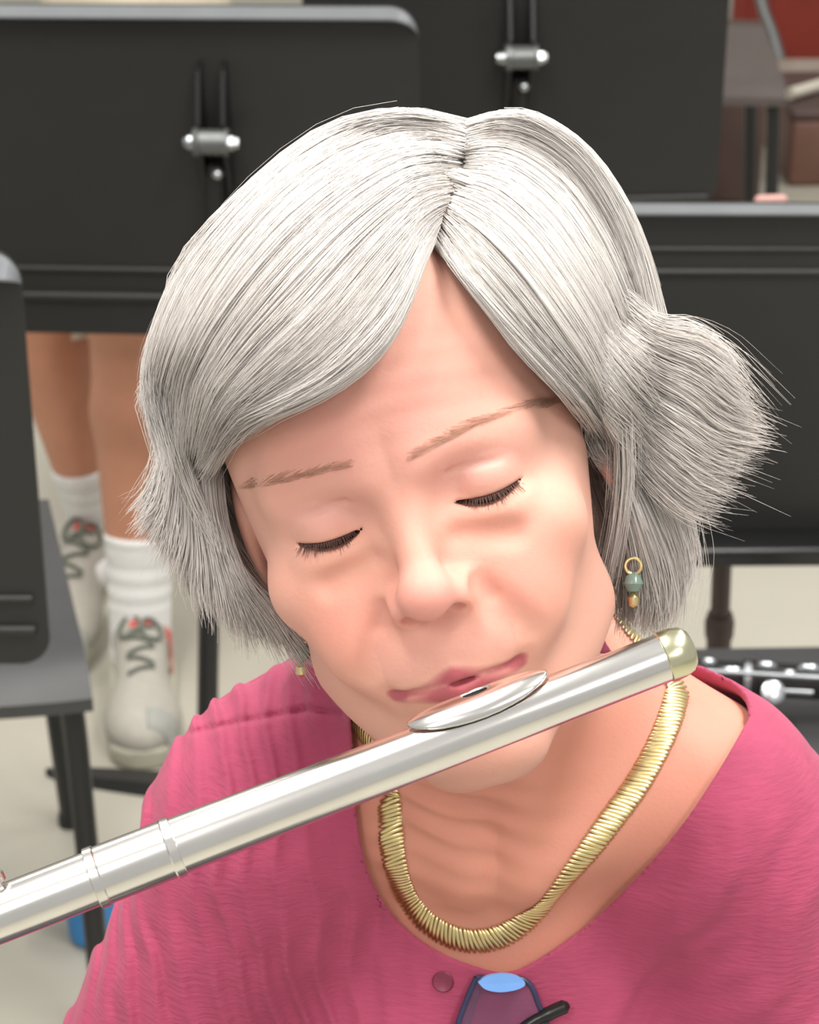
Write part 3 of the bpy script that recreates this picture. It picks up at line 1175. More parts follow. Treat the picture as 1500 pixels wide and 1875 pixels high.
cpl = np.vstack([cp, cp[:1]])
nml = np.vstack([nrm, nrm[:1]])
inv = Matrix.Translation(-neck_e.location)
for i in range(NL):
    t = (i + 0.5) / NL * s_[-1]
    k = int(np.searchsorted(s_, t)) - 1
    k = max(0, min(k, len(cp) - 1))
    u = (t - s_[k]) / (s_[k + 1] - s_[k])
    p = cpl[k] * (1 - u) + cpl[k + 1] * u
    tg = cpl[min(k + 2, len(cp))] - cpl[max(k - 1, 0)]
    tg /= np.linalg.norm(tg)
    nn_ = nml[k]
    side = np.cross(tg, nn_)
    side /= np.linalg.norm(side)
    # each link leans over the next one
    lean = 0.34 + 0.05 * math.sin(i * 1.7)
    side2 = side * math.cos(lean) + tg * math.sin(lean)
    tg2 = np.cross(nn_, side2)
    tg2 /= np.linalg.norm(tg2)
    tilt = 0.22
    yv = tg2 * math.cos(tilt) + nn_ * math.sin(tilt)
    zv = np.cross(side2, yv)
    Rm = CFR @ np.stack([side2, yv, zv], 1)
    w = c2w(p)
    mw = Matrix(((Rm[0][0], Rm[0][1], Rm[0][2], w[0]), (Rm[1][0], Rm[1][1], Rm[1][2], w[1]), (Rm[2][0], Rm[2][1], Rm[2][2], w[2]), (0, 0, 0, 1)))
    o = bpy.data.objects.new('link', lme)
    COL.objects.link(o)
    o.parent = neck_e
    o.matrix_parent_inverse = inv
    o.matrix_basis = mw

# ------------------------------------------------------------------ earrings
M['teal'] = mat('teal_stone', srgb(120, 140, 130), 0.2, noise=0.1)
for (px, py, z, lab) in ((1160, 1064, -73, 'gold drop earring with a grey-green stone beside her left cheek'),
                         (552, 1192, -84, 'small gold drop earring under the hair by her right jaw')):
    c = cpx(px, py, z)
    e = empty('earring', c2w(c + np.array([0, 9, 0])), lab, 'earring', 'pair of earrings')
    th = np.linspace(0, 2 * np.pi, 22)
    MB().tube(c2w(c + np.stack([3.2 * np.cos(th), 6 + 3.2 * np.sin(th), 0 * th], 1)), 0.0007, 8, cap=False).build('hoop', M['gold'], e)
    MB().lathe(c2w(c), A_U, [(-0.0045, 0.0003), (-0.004, 0.0024), (-0.001, 0.0040), (0.002, 0.0030), (0.0035, 0.0006)], 18).build('stone', M['teal'], e)
    MB().lathe(c2w(c - np.array([0, 7.5, 0])), A_U, [(-0.003, 0.0003), (-0.002, 0.0020), (0.001, 0.0024), (0.003, 0.0006)], 14).build('bead', M['gold'], e)

# ------------------------------------------------------------------ spectacles hooked on the neckline
def on_blouse(pts, off):
    a = np.array(pts, float)
    p = hit(a[:, 0], a[:, 1], blouse_skin, off=1.2)
    p[:, 2] = p[:, 2].mean() * 0.55 + p[:, 2] * 0.45
    return p + np.array([0, 0, off])


M['navy'] = mat('navy_frame', srgb(52, 52, 84), 0.3, noise=0.1)
M['blueglint'] = mat('sky_blue_glint', srgb(122, 172, 240), 0.3, noise=0.05)  # blue reflection on the lens top, painted as a solid colour
M['lens'] = mat('pink_lens', srgb(214, 160, 196), 0.08, noise=0.02, Transmission_Weight=0.85, IOR=1.2)
gl = empty('spectacles', c2w(on_blouse([(915, 1830)], 8)[0]), 'spectacles with a sky blue lens highlight hooked over the neckline of her blouse', 'spectacles')
ol = [(872, 1786), (856, 1822), (838, 1872), (834, 1925), (870, 1968), (930, 1975), (992, 1945), (1004, 1890), (986, 1836), (958, 1790)]
lo_ = on_blouse(ol + [ol[0]], 7)
lp_ = spline(lo_, 60)
MB().tube(c2w(lp_), 0.0013, 10, cap=False).build('frame', M['navy'], gl)
V = np.concatenate([lp_[:-1] + [0, 0, 0.5], lp_[:-1] - [0, 0, 0.5]])
m = len(lp_) - 1
F = [tuple(range(m)), tuple(range(2 * m - 1, m - 1, -1))] + [(i, m + i, m + (i + 1) % m, (i + 1) % m) for i in range(m)]
mesh_obj('lens', c2w(V), F, M['lens'], gl, smooth=False, label='thin pinkish lens')
br = on_blouse([(874, 1790), (890, 1779), (920, 1775), (946, 1780), (960, 1793), (946, 1803), (915, 1808), (888, 1803)], 9.5)
br = spline(np.vstack([br, br[:1]]), 33)[:-1]
V = np.concatenate([br + [0, 0, 1.6], br - [0, 0, 1.6]])
F = [tuple(range(32)), tuple(range(63, 31, -1))] + [(i, 32 + i, 32 + (i + 1) % 32, (i + 1) % 32) for i in range(32)]
o = mesh_obj('glint_plate', c2w(V), F, M['blueglint'], gl, smooth=False, label='sky blue plate painted as a lens highlight')
tp = on_blouse([(1040, 1832), (1005, 1848), (962, 1872), (905, 1925)], 9)
MB().tube(c2w(spline(tp, 14)), np.array([0.0012] + [0.0032] * 5 + [0.0026] * 8), 10).build('temple', M['blackm'], gl, label='black folded temple')
tp = on_blouse([(878, 1796), (858, 1850), (846, 1905), (842, 1960)], 4)
MB().tube(c2w(spline(tp, 14)), 0.0022, 10).build('temple', M['navy'], gl)


# ------------------------------------------------------------------ music stands
def yawm(a):
    c, s = math.cos(a), math.sin(a)
    return np.array([[c, s, 0], [-s, c, 0], [0, 0, 1.0]])      # rows: local x, y, z axes in the world


def stand(label, cen, w, h, tilt, yaw, roll=0.0, mech=True, ribs=(), base_at=None, ledge=False, corner=0.03, flange=0.020, group='music stands', polemat=None, pole_px=0.0125, mech_dx=0.0, flange_tilt=-0.35, mech_dz=0.0):
    """cen: middle of the desk (world). local x right, y away from the camera, z up along the desk"""
    Y = yawm(yaw)
    up0 = np.array([0, -math.sin(tilt), math.cos(tilt)])
    ny0 = np.array([0, math.cos(tilt), math.sin(tilt)])
    x0 = np.array([math.cos(roll), 0, 0]) + up0 * math.sin(roll)
    x0 /= np.linalg.norm(x0)
    up0 = up0 - x0 * (up0 @ x0)
    up0 /= np.linalg.norm(up0)
    X, Z = x0 @ Y, up0 @ Y
    Yd = np.cross(Z, X)
    cen = np.asarray(cen, float)

    def T(p):
        p = np.asarray(p, float)
        return cen + p[..., :1] * X + p[..., 1:2] * Yd + p[..., 2:3] * Z
    root = empty('music_stand', (base_at[0], base_at[1], 0.0), label, 'music stand', group)
    # rounded outline
    out = []
    r = corner
    for (cx_, cz_, a0) in ((w / 2 - r, h / 2 - r, 0), (-w / 2 + r, h / 2 - r, 90), (-w / 2 + r, -h / 2 + r, 180), (w / 2 - r, -h / 2 + r, 270)):
        for k in range(9):
            a = math.radians(a0 + 90 * k / 8)
            out.append((cx_ + r * math.cos(a), cz_ + r * math.sin(a)))
    n = len(out)
    V = [(q[0], 0.0, q[1]) for q in out] + [(q[0], 0.003, q[1]) for q in out]
    F = [tuple(range(n)), tuple(range(2 * n - 1, n - 1, -1))] + [(i, n + i, n + (i + 1) % n, (i + 1) % n) for i in range(n)]
    desk = mesh_obj('desk', T(V), F, M['black'], root, smooth=False)
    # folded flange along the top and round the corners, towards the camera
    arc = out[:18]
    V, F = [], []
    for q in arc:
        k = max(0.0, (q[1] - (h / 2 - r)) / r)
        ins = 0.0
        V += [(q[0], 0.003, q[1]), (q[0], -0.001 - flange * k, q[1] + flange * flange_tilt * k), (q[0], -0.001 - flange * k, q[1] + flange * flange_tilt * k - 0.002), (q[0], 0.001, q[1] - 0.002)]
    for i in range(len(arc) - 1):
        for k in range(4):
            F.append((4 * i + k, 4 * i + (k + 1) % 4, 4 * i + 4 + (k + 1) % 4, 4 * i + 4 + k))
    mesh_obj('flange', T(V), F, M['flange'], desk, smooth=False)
    for (z, rr, dy) in ribs:
        p = np.array([(-w / 2 + 0.012, dy, z), (0, dy, z), (w / 2 - 0.012, dy, z)])
        MB().tube(T(p), rr, 10).build('rib', M['black'], desk)
    if ledge:
        MB().box(T(np.array([0, -0.022, -h / 2 + 0.011])), np.stack([X, Yd, Z]), (w / 2 - 0.004, 0.022, 0.011), 0.006).build('ledge', M['blackm'], root, smooth=True)
    mdx = mech_dx
    T0 = T
    if mech:
        def T(p):
            return T0(np.asarray(p, float) + np.array([0, 0, mech_dz]))
        # two bracket cheeks, pivot barrel and bolts
        for s in (-1, 1):
            prof = [(-0.075, -0.001), (-0.075, -0.012), (-0.02, -0.030), (0.0, -0.038), (0.02, -0.034), (0.072, -0.014), (0.080, -0.001)]
            V = []
            for dx in (-0.0022, 0.0022):
                V += [(mdx + s * 0.0135 + dx, q[1], q[0]) for q in prof]
            m = len(prof)
            F = [tuple(range(m)), tuple(range(2 * m - 1, m - 1, -1))] + [(i, m + i, m + (i + 1) % m, (i + 1) % m) for i in range(m)]
            mesh_obj('bracket', T(V), F, M['blackm'], root, smooth=False)
        b0, b1 = T(np.array([mdx - 0.019, -0.034, 0.0])), T(np.array([mdx + 0.019, -0.034, 0.0]))
        MB().lathe(b0, b1 - b0, [(0, 0.0155), (0.006, 0.0165), (0.007, 0.0140), (0.033, 0.0140), (0.034, 0.0155), (0.038, 0.0150)], 24).build('pivot', M['greyplate'], root)
        for s in (-1, 1):
            c0 = T(np.array([mdx + s * 0.019, -0.034, 0.0]))
            MB().lathe(c0, X * s, [(0, 0.0085), (0.006, 0.0085), (0.0075, 0.0065), (0.0105, 0.0060), (0.0115, 0.003)], 6 if s > 0 else 18).build('bolt', M['steel'], root)
        c0 = T(np.array([mdx + 0.004, -0.030, -0.036]))
        MB().lathe(c0, -Yd, [(0, 0.0065), (0.006, 0.0065), (0.009, 0.0040), (0.010, 0.002)], 6).build('bolt', M['steel'], root)
    # pole and foot
    top = T(np.array([mdx, -0.018 if mech else 0.02, -0.03]))
    bot = np.array([base_at[0], base_at[1], 0.012])
    mid = bot + (top - bot) * 0.55
    MB().tube(np.array([top, mid]), pole_px * 0.78, 20).build('pole', polemat or M['blackm'], root)
    lower = root
    MB().tube(np.array([mid + (top - mid) * 0.04, mid, mid + (bot - mid) * 0.05]), [pole_px * 1.0, pole_px * 1.2, pole_px * 1.15], 20).build('collar', polemat or M['blackm'], root)
    MB().tube(np.array([mid, bot]), pole_px, 20).build('tube', polemat or M['blackm'], root)
    b3 = np.array([base_at[0], base_at[1], 0.0])
    MB().lathe(b3, (0, 0, 1), [(0.004, 0.030), (0.02, 0.030), (0.032, 0.024), (0.06, 0.016)], 24).build('hub', M['black'], root)
    for a in (167, 287, 47):
        dv = np.array([math.cos(math.radians(a)), math.sin(math.radians(a)), 0])
        sv = np.array([-dv[1], dv[0], 0])
        V, F = [], []
        for i in range(13):
            t = i / 12
            wd_ = 0.020 * math.sqrt(max(1 - max(0, t * 1.25 - 0.25) ** 2, 0.0)) + 0.001
            zt = 0.020 - 0.010 * t
            c_ = b3 + dv * 0.205 * t
            V += [c_ - sv * wd_, c_ + sv * wd_, c_ + sv * wd_ * 0.7 + [0, 0, zt], c_ - sv * wd_ * 0.7 + [0, 0, zt]]
        for i in range(12):
            for k in range(4):
                F.append((4 * i + k, 4 * i + (k + 1) % 4, 4 * i + 4 + (k + 1) % 4, 4 * i + 4 + k))
        F += [(3, 2, 1, 0), (48, 49, 50, 51)]
        mesh_obj('foot', np.array(V), F, M['black'], root, smooth=False)
    return root


def desk_center(px, py_top, py_bot, depth, tilt):
    a = P(px, (py_top + py_bot) / 2, depth)
    h = (py_bot - py_top) / F_PX * depth / math.cos(tilt + TH)
    return a, h


t_ = math.radians(4)
c, h = desk_center(350, 40, 604, 2.80, t_)
stand('black music stand with a silver tilt bolt, behind her head at the upper left', c, 0.506, h, t_, math.radians(-6), roll=math.radians(1.2), base_at=(-0.245, 2.665),
      ribs=((-h / 2 + 0.080, 0.004, -0.001), (-h / 2 + 0.047, 0.006, -0.001)), mech_dx=0.032, mech_dz=0.052)
c, h = desk_center(945, -190, 366, 3.05, t_)
stand('black music stand rising out of the top of the frame, above her parting', c, 0.506, h, t_, math.radians(4), base_at=(0.13, 3.02), mech_dx=0.003,
      ribs=((-h / 2 + 0.012, 0.004, -0.001),))
M['brownpole'] = mat('dark_brown_pole', srgb(62, 46, 44), 0.45, noise=0.1, nscale=60)
c, h = desk_center(1345, 392, 1004, 2.55, t_)
stand('black music stand at the right, its blank desk beside her flicked-out hair', c, 0.47, h, t_, math.radians(3), roll=math.radians(-1.2), base_at=(0.345, 2.50), mech=False, ledge=True,
      ribs=((h / 2 - 0.048, 0.0035, 0.0), (h / 2 - 0.072, 0.0045, 0.0)), polemat=M['brownpole'], pole_px=0.0135, flange=0.014)
c, h = desk_center(-450, 478, 1228, 2.18, t_)
stand('black music stand cut off by the left edge, nearest of the stands', c, 2 * (66 + 450) / F_PX * 2.18, h, t_, 0.0, base_at=(-0.60, 1.95),
      ribs=((-h / 2 + 0.068, 0.004, -0.001), (-h / 2 + 0.036, 0.005, -0.001)), corner=0.028, flange=0.032)


# ------------------------------------------------------------------ chairs
def chair(label, front_right, width, depth, h, yaw, cat='chair', back=True, name='chair', mats=None, leg_r=0.0115, splay=0.03, backh=0.36, legs_px=None):
    """front_right: world point of the seat's front right corner (right in the image)"""
    ms = mats or dict(seat=M['blackp'], leg=M['blackm'], back=M['blackp'])
    Y = yawm(yaw)
    fr = np.asarray(front_right, float)

    def T(p):
        p = np.asarray(p, float)
        return np.array([fr[0], fr[1], 0]) + p @ Y
    root = empty(name, T(np.array([-width / 2, depth / 2, 0.0])), label, cat)
    # moulded seat: dished top, rolled front edge
    nx, ny = 13, 13
    V, F = [], []
    for k in (0, 1):
        for i in range(nx):
            for j in range(ny):
                x = i / (nx - 1)
                y = j / (ny - 1)
                taper = 1 - 0.16 * y
                z = h - 0.012 * math.sin(math.pi * x) * math.sin(math.pi * min(1, y * 1.1)) - 0.022 * max(0, 1 - y / 0.14) ** 2 + 0.012 * y
                xx = (x - 0.5) * width * taper - width / 2
                rnd = 0.05 * max(0, abs(x - 0.5) * 2 - 0.8) * (1 if y < 0.2 else 0) * (1 - y / 0.2 if y < 0.2 else 0)
                V.append(T((xx, y * depth + rnd * depth, z - 0.014 * k)))
    m = nx * ny
    for i in range(nx - 1):
        for j in range(ny - 1):
            q = (i * ny + j, (i + 1) * ny + j, (i + 1) * ny + j + 1, i * ny + j + 1)
            F.append(q)
            F.append(tuple(m + a for a in q[::-1]))
    rim = [i * ny for i in range(nx)] + [(nx - 1) * ny + j for j in range(1, ny)] + [i * ny + ny - 1 for i in range(nx - 2, -1, -1)] + [j for j in range(ny - 2, 0, -1)]
    for a, b in zip(rim, rim[1:] + rim[:1]):
        F.append((b, a, m + a, m + b))
    mesh_obj('seat', np.array(V), F, ms['seat'], root, smooth=True).data.set_sharp_from_angle(angle=math.radians(50))
    # four bent tube legs
    for (x, y, dx, dy) in ((-0.02, 0.03, 0.012, -0.02), (-width + 0.02, 0.03, -0.012, -0.02), (-0.055, depth - 0.05, 0.02, 0.09), (-width + 0.055, depth - 0.05, -0.02, 0.09)):
        p = np.array([(x - 0.02 * np.sign(dx) * 2, y + 0.05 * (1 if dy < 0 else -1), h - 0.026), (x - 0.006 * np.sign(dx), y + 0.01, h - 0.030), (x, y, h - 0.055),
                      (x + dx * 0.35, y + dy * 0.35, h * 0.62), (x + dx * 0.7, y + dy * 0.7, h * 0.3), (x + dx, y + dy, 0.012)])
        MB().tube(T(spline(p, 24)), leg_r, 14).build('leg', ms['leg'], root)
        MB().lathe(T(np.array([x + dx, y + dy, 0.0])), (0, 0, 1), [(0, leg_r * 1.2), (0.012, leg_r * 1.25), (0.022, leg_r * 1.05)], 14).build('glide', M['blackm'], root)
    if back:
        for s in (0, 1):
            x = -0.04 - s * (width - 0.08)
            p = np.array([(x, depth - 0.06, h - 0.02), (x, depth + 0.01, h + 0.01), (x, depth + 0.05, h + 0.12), (x, depth + 0.10, h + backh)])
            MB().tube(T(spline(p, 16)), leg_r, 12).build('back_post', ms['leg'], root)
        V, F = [], []
        for k in (0, 1):
            for i in range(12):
                for j in range(9):
                    x, z = i / 11, j / 8
                    V.append(T((-0.02 - x * (width - 0.04), depth + 0.045 + 0.05 * z + 0.03 * (1 - (2 * x - 1) ** 2) - 0.012 * k, h + 0.14 + z * (backh - 0.14))))
        m = 108
        for i in range(11):
            for j in range(8):
                q = (i * 9 + j, (i + 1) * 9 + j, (i + 1) * 9 + j + 1, i * 9 + j + 1)
                F.append(q)
                F.append(tuple(m + a for a in q[::-1]))
        rim = [i * 9 for i in range(12)] + [99 + j for j in range(1, 9)] + [i * 9 + 8 for i in range(10, -1, -1)] + [j for j in range(7, 0, -1)]
        for a, b in zip(rim, rim[1:] + rim[:1]):
            F.append((b, a, m + a, m + b))
        mesh_obj('backrest', np.array(V), F, ms['back'], root, smooth=True).data.set_sharp_from_angle(angle=math.radians(50))
    return root


fr = on_height(168, 1246, 0.43)
chair('black moulded chair at the left edge, half hidden by the nearest music stand', fr, 0.44, 0.40, 0.43, math.radians(8), back=False, leg_r=0.0118)
fr = on_height(1442, 158, 0.43)
chair('small black chair with brownish seat at the upper right, in front of the red chair', fr, 0.42, 0.36, 0.43, math.radians(-6), back=False, leg_r=0.012,
      mats=dict(seat=mat('worn_brown_black_seat', srgb(82, 73, 71), 0.4, noise=0.08), leg=M['blackm'], back=M['blackp']))
fr = on_height(1830, 1640, 0.43)
chair('black chair at the right edge with a clarinet across its seat', fr, 0.46, 0.42, 0.43, math.radians(2), back=False)

# blue cup on the floor
cupc = on_height(176, 1716, 0.0)
M['bluecup'] = mat('blue_plastic', srgb(52, 132, 196), 0.4, noise=0.05)
cup = MB().lathe((cupc[0], cupc[1], 0), (0, 0, 1), [(0, 0.020), (0.001, 0.024), (0.006, 0.029), (0.03, 0.031), (0.075, 0.034), (0.076, 0.0325), (0.03, 0.029), (0.006, 0.026)], 36).build('cup', M['bluecup'])
tag(cup, 'small blue plastic cup on the floor, seen under the flute', 'cup')

# ------------------------------------------------------------------ seated person behind the stands
P2L = []


def wp(px, py, h):
    return on_height(px, py, h) * 1000.0


foot1 = np.array([*wp(264, 1410, 0.0)[:2], 0.0])        # toe of the near shoe
M['skin2'] = mat('tanned_skin', srgb(196, 138, 110), 0.5, noise=0.06, nscale=20, Subsurface_Weight=0.15, Subsurface_Scale=0.005)
M['sock'] = mat('white_sock', srgb(226, 226, 224), 0.9, noise=0.03, nscale=200, bump=0.3, bscale=600)
M['shoe'] = mat('grey_sneaker', srgb(168, 164, 154), 0.7, noise=0.05, nscale=80)
M['sole'] = mat('shoe_sole', srgb(178, 176, 158), 0.6, noise=0.04)
M['lace'] = mat('grey_lace', srgb(104, 108, 98), 0.8, noise=0.1, nscale=300)
M['redtab'] = mat('coral_trim', srgb(214, 88, 80), 0.7, noise=0.05)
M['mesh'] = mat('grey_mesh', srgb(158, 158, 152), 0.8, noise=0.1, nscale=300)
M['shorts'] = mat('beige_cloth', srgb(206, 196, 178), 0.85, noise=0.06, nscale=20, bump=0.2, bscale=80)

ank1 = np.array([foot1[0] - 22, foot1[1] + 225, 92.0])
kn1 = np.array([ank1[0] + 5, ank1[1] + 60, 500.0])
ank2 = np.array([(155 - 750) / F_PX * 3380, 3085.0 + 75, 150.0])
kn2 = np.array([ank2[0] - 55, ank2[1] - 60, 515.0])
hip1 = np.array([kn1[0] + 40, kn1[1] + 420, 520.0])
hip2 = np.array([kn2[0] + 20, kn2[1] + 420, 525.0])
pel = (hip1 + hip2) / 2 + [0, 40, 10]
p2 = empty('person', (pel[0] / 1000, pel[1] / 1000, 0), 'seated person in white socks and grey sneakers behind the left music stands', 'person')


def legs_f(p):
    x, y, z = p[:, 0], p[:, 1], p[:, 2]
    d = 1e9
    for a, k, hp in ((ank1, kn1, hip1), (ank2, kn2, hip2)):
        calf = a + (k - a) * 0.66 + np.array([0, 14, 0])
        e = cone(x, y, z, a, 35, calf, 57)
        e = smin(e, cone(x, y, z, calf, 56, k, 58), 20)
        e = smin(e, cone(x, y, z, k, 60, hp, 84), 20)
        e = smin(e, cone(x, y, z, a + [0, 12, -40], 26, a + [0, -70, -60], 16), 14)
        d = e if isinstance(d, float) else np.minimum(d, e)
    d = smin(d, cone(x, y, z, hip1, 100, hip2, 100), 40)
    d = smin(d, cone(x, y, z, pel + [0, 30, 30], 120, pel + [0, 60, 330], 125), 40)
    return d


lo_ = np.minimum.reduce([ank1, ank2, kn1, kn2, hip1, hip2]) - [140, 160, 95]
hi_ = np.maximum.reduce([ank1, ank2, kn1, kn2, hip1, hip2]) + [140, 260, 420]
v, f = mesh_sdf(legs_f, lo_, hi_, 6.0, newton=1)
mesh_obj('body', v / 1000, f, M['skin2'], p2)


def cloth_f(p):
    z, y = p[:, 2], p[:, 1]
    d = legs_f(p) - 9 - 3.0 * vnoise(p, 45, 21)
    return np.maximum(d, np.maximum((kn1[1] + 70) - y, 425 - z))


v, f = mesh_sdf(cloth_f, lo_, hi_, 7.0, newton=1)
mesh_obj('clothes', v / 1000, f, M['shorts'], p2, label='beige clothing')

for (a, k, top, nm) in ((ank1, kn1, 118.0, 0), (ank2, kn2, 78.0, 1)):
    def sock_f(p, a=a, k=k, top=top):
        x, y, z = p[:, 0], p[:, 1], p[:, 2]
        ax_ = (k - a) / np.linalg.norm(k - a)
        t = (p - a) @ ax_
        d = cone(x, y, z, a - ax_ * 40, 39, a + ax_ * 160, 44)
        d = d + 0.8 * np.sin(t * 2 * np.pi / 24) * (t > 20) - 1.6 * (np.abs(t - top + 12) < 11)
        d = smin(d, cone(x, y, z, a + [0, 8, -40], 34, a + [0, -80, -60], 26), 14)
        return np.maximum(d, t - top)
    v, f = mesh_sdf(sock_f, np.minimum(a, a + [0, -110, -90]) - 60, a + [70, 80, 160], 3.0, newton=0)
    mesh_obj('sock', v / 1000, f, M['sock'], p2, label='ribbed white crew sock')


def shoe(toe, ankle, pitch=0.0):
    """sneaker: toe and ankle as world mm points"""
    d2 = toe[:2] - ankle[:2]
    d2 = d2 / np.linalg.norm(d2)
    Fw = np.array([d2[0] * math.cos(pitch), d2[1] * math.cos(pitch), -math.sin(pitch)])
    Rt = np.array([-d2[1], d2[0], 0.0])
    Rt = Rt if Rt[0] > 0 else -Rt
    U = np.cross(Rt, Fw)
    U = U if U[2] > 0 else -U
    O = toe - Fw * 215                          # under the ankle

    def loc(p):
        q = p - O
        return q @ Rt, q @ Fw, q @ U

    def wide(y):
        return 44 + 8 * np.sin(np.clip((y + 60) / 270, 0, 1) * np.pi * 0.9) - 4 * (y < -20)

    def upper(p):
        x, y, z = loc(p)
        d = ell(x, y, z, (0, 150, 32), (49, 66, 36))
        d = smin(d, cone(x, y, z, (0, 130, 42), 34, (0, 20, 76), 34), 24)
        d = smin(d, ell(x, y, z, (0, -22, 55), (40, 50, 62)), 22)
        d = smax(d, 14 - z, 4)
        d = smax(d, -cone(x, y, z, (0, -12, 70), 31, (0, -8, 160), 36), 6)
        return d

    def solef(p):
        x, y, z = loc(p)
        w_ = wide(y)
        d = np.maximum(np.maximum(np.abs(x) - w_, np.abs(y - 75) - 143), np.maximum(z - 26 - 4 * np.cos(y / 40), -z))
        ex = np.sqrt(np.maximum(y - 160, 0) ** 2 * 0.7 + x * x) - 50
        eh = np.sqrt(np.minimum(y + 20, 0) ** 2 + x * x) - 44
        d = smax(smax(d, ex, 8), eh, 8)
        return d
    lo, hi = np.minimum(toe, ankle) - 150, np.maximum(toe, ankle) + 170
    v, f = mesh_sdf(upper, lo, hi, 4.0, newton=1, slack=2.2)
    sh = mesh_obj('shoe', v / 1000, f, M['shoe'], p2, label='light grey sneaker with coral trim')
    v, f = mesh_sdf(solef, lo, hi, 4.0, newton=0, slack=2.2)
    mesh_obj('sole', v / 1000, f, M['sole'], sh, label='pale rubber sole')

    def surf(x, y, off=1.5):
        """points on the shoe upper above local x, y"""
        x, y = np.broadcast_arrays(np.asarray(x, float), np.asarray(y, float))
        z = np.full(x.shape, 150.0)
        for _ in range(40):
            pt = O + x[:, None] * Rt + y[:, None] * Fw + z[:, None] * U
            z = z - 0.7 * (upper(pt) - off)
        return O + x[:, None] * Rt + y[:, None] * Fw + np.maximum(z, 20)[:, None] * U
    # lace rows
    for i in range(5):
        y0 = 42 + i * 17
        xs = np.linspace(-17, 17, 9)
        s = 1 if i % 2 else -1
        MB().tube(surf(xs, y0 + s * xs * 0.35, 2.5) / 1000, 0.0028, 8).build('lace', M['lace'], sh)
    th = np.linspace(0, 2 * np.pi, 24)
    for s in (-1, 1):
        lp = surf(s * (14 + 13 * np.cos(th)), 40 + 16 * np.sin(th) + s * 3, 4.0)
        MB().tube(lp / 1000, 0.0026, 8).build('lace', M['lace'], sh, label='loop of the lace bow')
    # coral tabs and a mesh toe guard
    for (x0, x1, y0, y1, mm, nm_, lab) in ((-13, 15, 24, 36, M['redtab'], 'tongue_tab', 'coral tongue tab'), (33, 39, -12, 26, M['redtab'], 'collar_trim', 'coral collar trim'),
                                           (6, 44, 176, 204, M['mesh'], 'toe_guard', 'grey toe patch')):
        gx, gy = np.meshgrid(np.linspace(x0, x1, 8), np.linspace(y0, y1, 8), indexing='ij')
        v = surf(gx.ravel(), gy.ravel(), 1.2)
        F_ = [(i * 8 + j, (i + 1) * 8 + j, (i + 1) * 8 + j + 1, i * 8 + j + 1) for i in range(7) for j in range(7)]
        vb = v - U * 3
        F2 = F_ + [tuple(64 + q for q in r[::-1]) for r in F_]
        rim = [i * 8 for i in range(8)] + [56 + j for j in range(1, 8)] + [i * 8 + 7 for i in range(6, -1, -1)] + [j for j in range(6, 0, -1)]
        F2 += [(b, a, 64 + a, 64 + b) for a, b in zip(rim, rim[1:] + rim[:1])]
        mesh_obj(nm_, np.concatenate([v, vb]) / 1000, F2, mm, sh, label=lab)
    return sh


shoe(foot1, ank1)
toe2 = np.array([ank2[0] - 40, ank2[1] - 205, 4.0])
shoe(toe2, np.array([ank2[0], ank2[1], 0.0]), pitch=math.radians(12))

# ------------------------------------------------------------------ clarinet lying across the chair at the right
M['ebony'] = mat('ebony', srgb(34, 32, 31), 0.3, noise=0.1, nscale=60)
ca = P(1232, 1226, 2.20)
cb = P(1720, 1256, 2.14)
ca[2] = cb[2] = 0.462
ca = on_height(1236, 1234, 0.475)
cb = on_height(1760, 1266, 0.475)
cl = empty('clarinet', (ca + cb) / 2 - [0, 0, 0.02], 'black clarinet with silver keys lying beside her shoulder at the right', 'clarinet')
cdv = (cb - ca) / np.linalg.norm(cb - ca)
MB().lathe(ca, cdv, [(-0.02, 0.0085), (0, 0.0145), (0.06, 0.0155), (0.062, 0.018), (0.075, 0.018), (0.077, 0.0160), (0.27, 0.0165)], 32).build('body', M['ebony'], cl)
for t in (0.0, 0.066, 0.16):
    MB().lathe(ca + cdv * t, cdv, [(-0.002, 0.014), (-0.002, 0.0186), (0.004, 0.0186), (0.004, 0.014)], 28).build('ring', M['steel'], cl)
upv = np.array([0, -0.45, 0.89])
sdv = np.cross(cdv, upv)
for i, t in enumerate((0.012, 0.030, 0.052, 0.083, 0.104, 0.122, 0.142, 0.176, 0.196)):
    c = ca + cdv * t + upv * 0.0150 + sdv * 0.004 * (-1) ** i
    ln = (0.018, 0.013, 0.022)[i % 3]
    MB().tube(np.array([c + cdv * s_k * ln * 0.5 + upv * 0.0025 * (1 - s_k * s_k) for s_k in np.linspace(-1, 1, 9)]), [0.0016, 0.0030, 0.0040, 0.0044, 0.0045, 0.0044, 0.0040, 0.0030, 0.0016], 10).build('key', M['steel'], cl)
MB().tube(np.array([ca + cdv * t + upv * 0.0195 + sdv * 0.008 for t in np.linspace(-0.005, 0.21, 8)]), 0.0024, 10).build('key_rod', M['steel'], cl)
c = ca + cdv * 0.088 - upv * 0.001 + np.array([0, -0.017, -0.004])
MB().lathe(c, (0, -0.8, 0.6), [(0, 0.003), (0.004, 0.003), (0.0045, 0.0105), (0.008, 0.0108), (0.0095, 0.007)], 20).build('key', M['steel'], cl, label='large silver pad cup')
MB().tube(np.array([ca + cdv * t + np.array([0, -0.016, -0.002]) for t in (0.08, 0.10, 0.125)]), 0.003, 10).build('key_lever', M['steel'], cl)

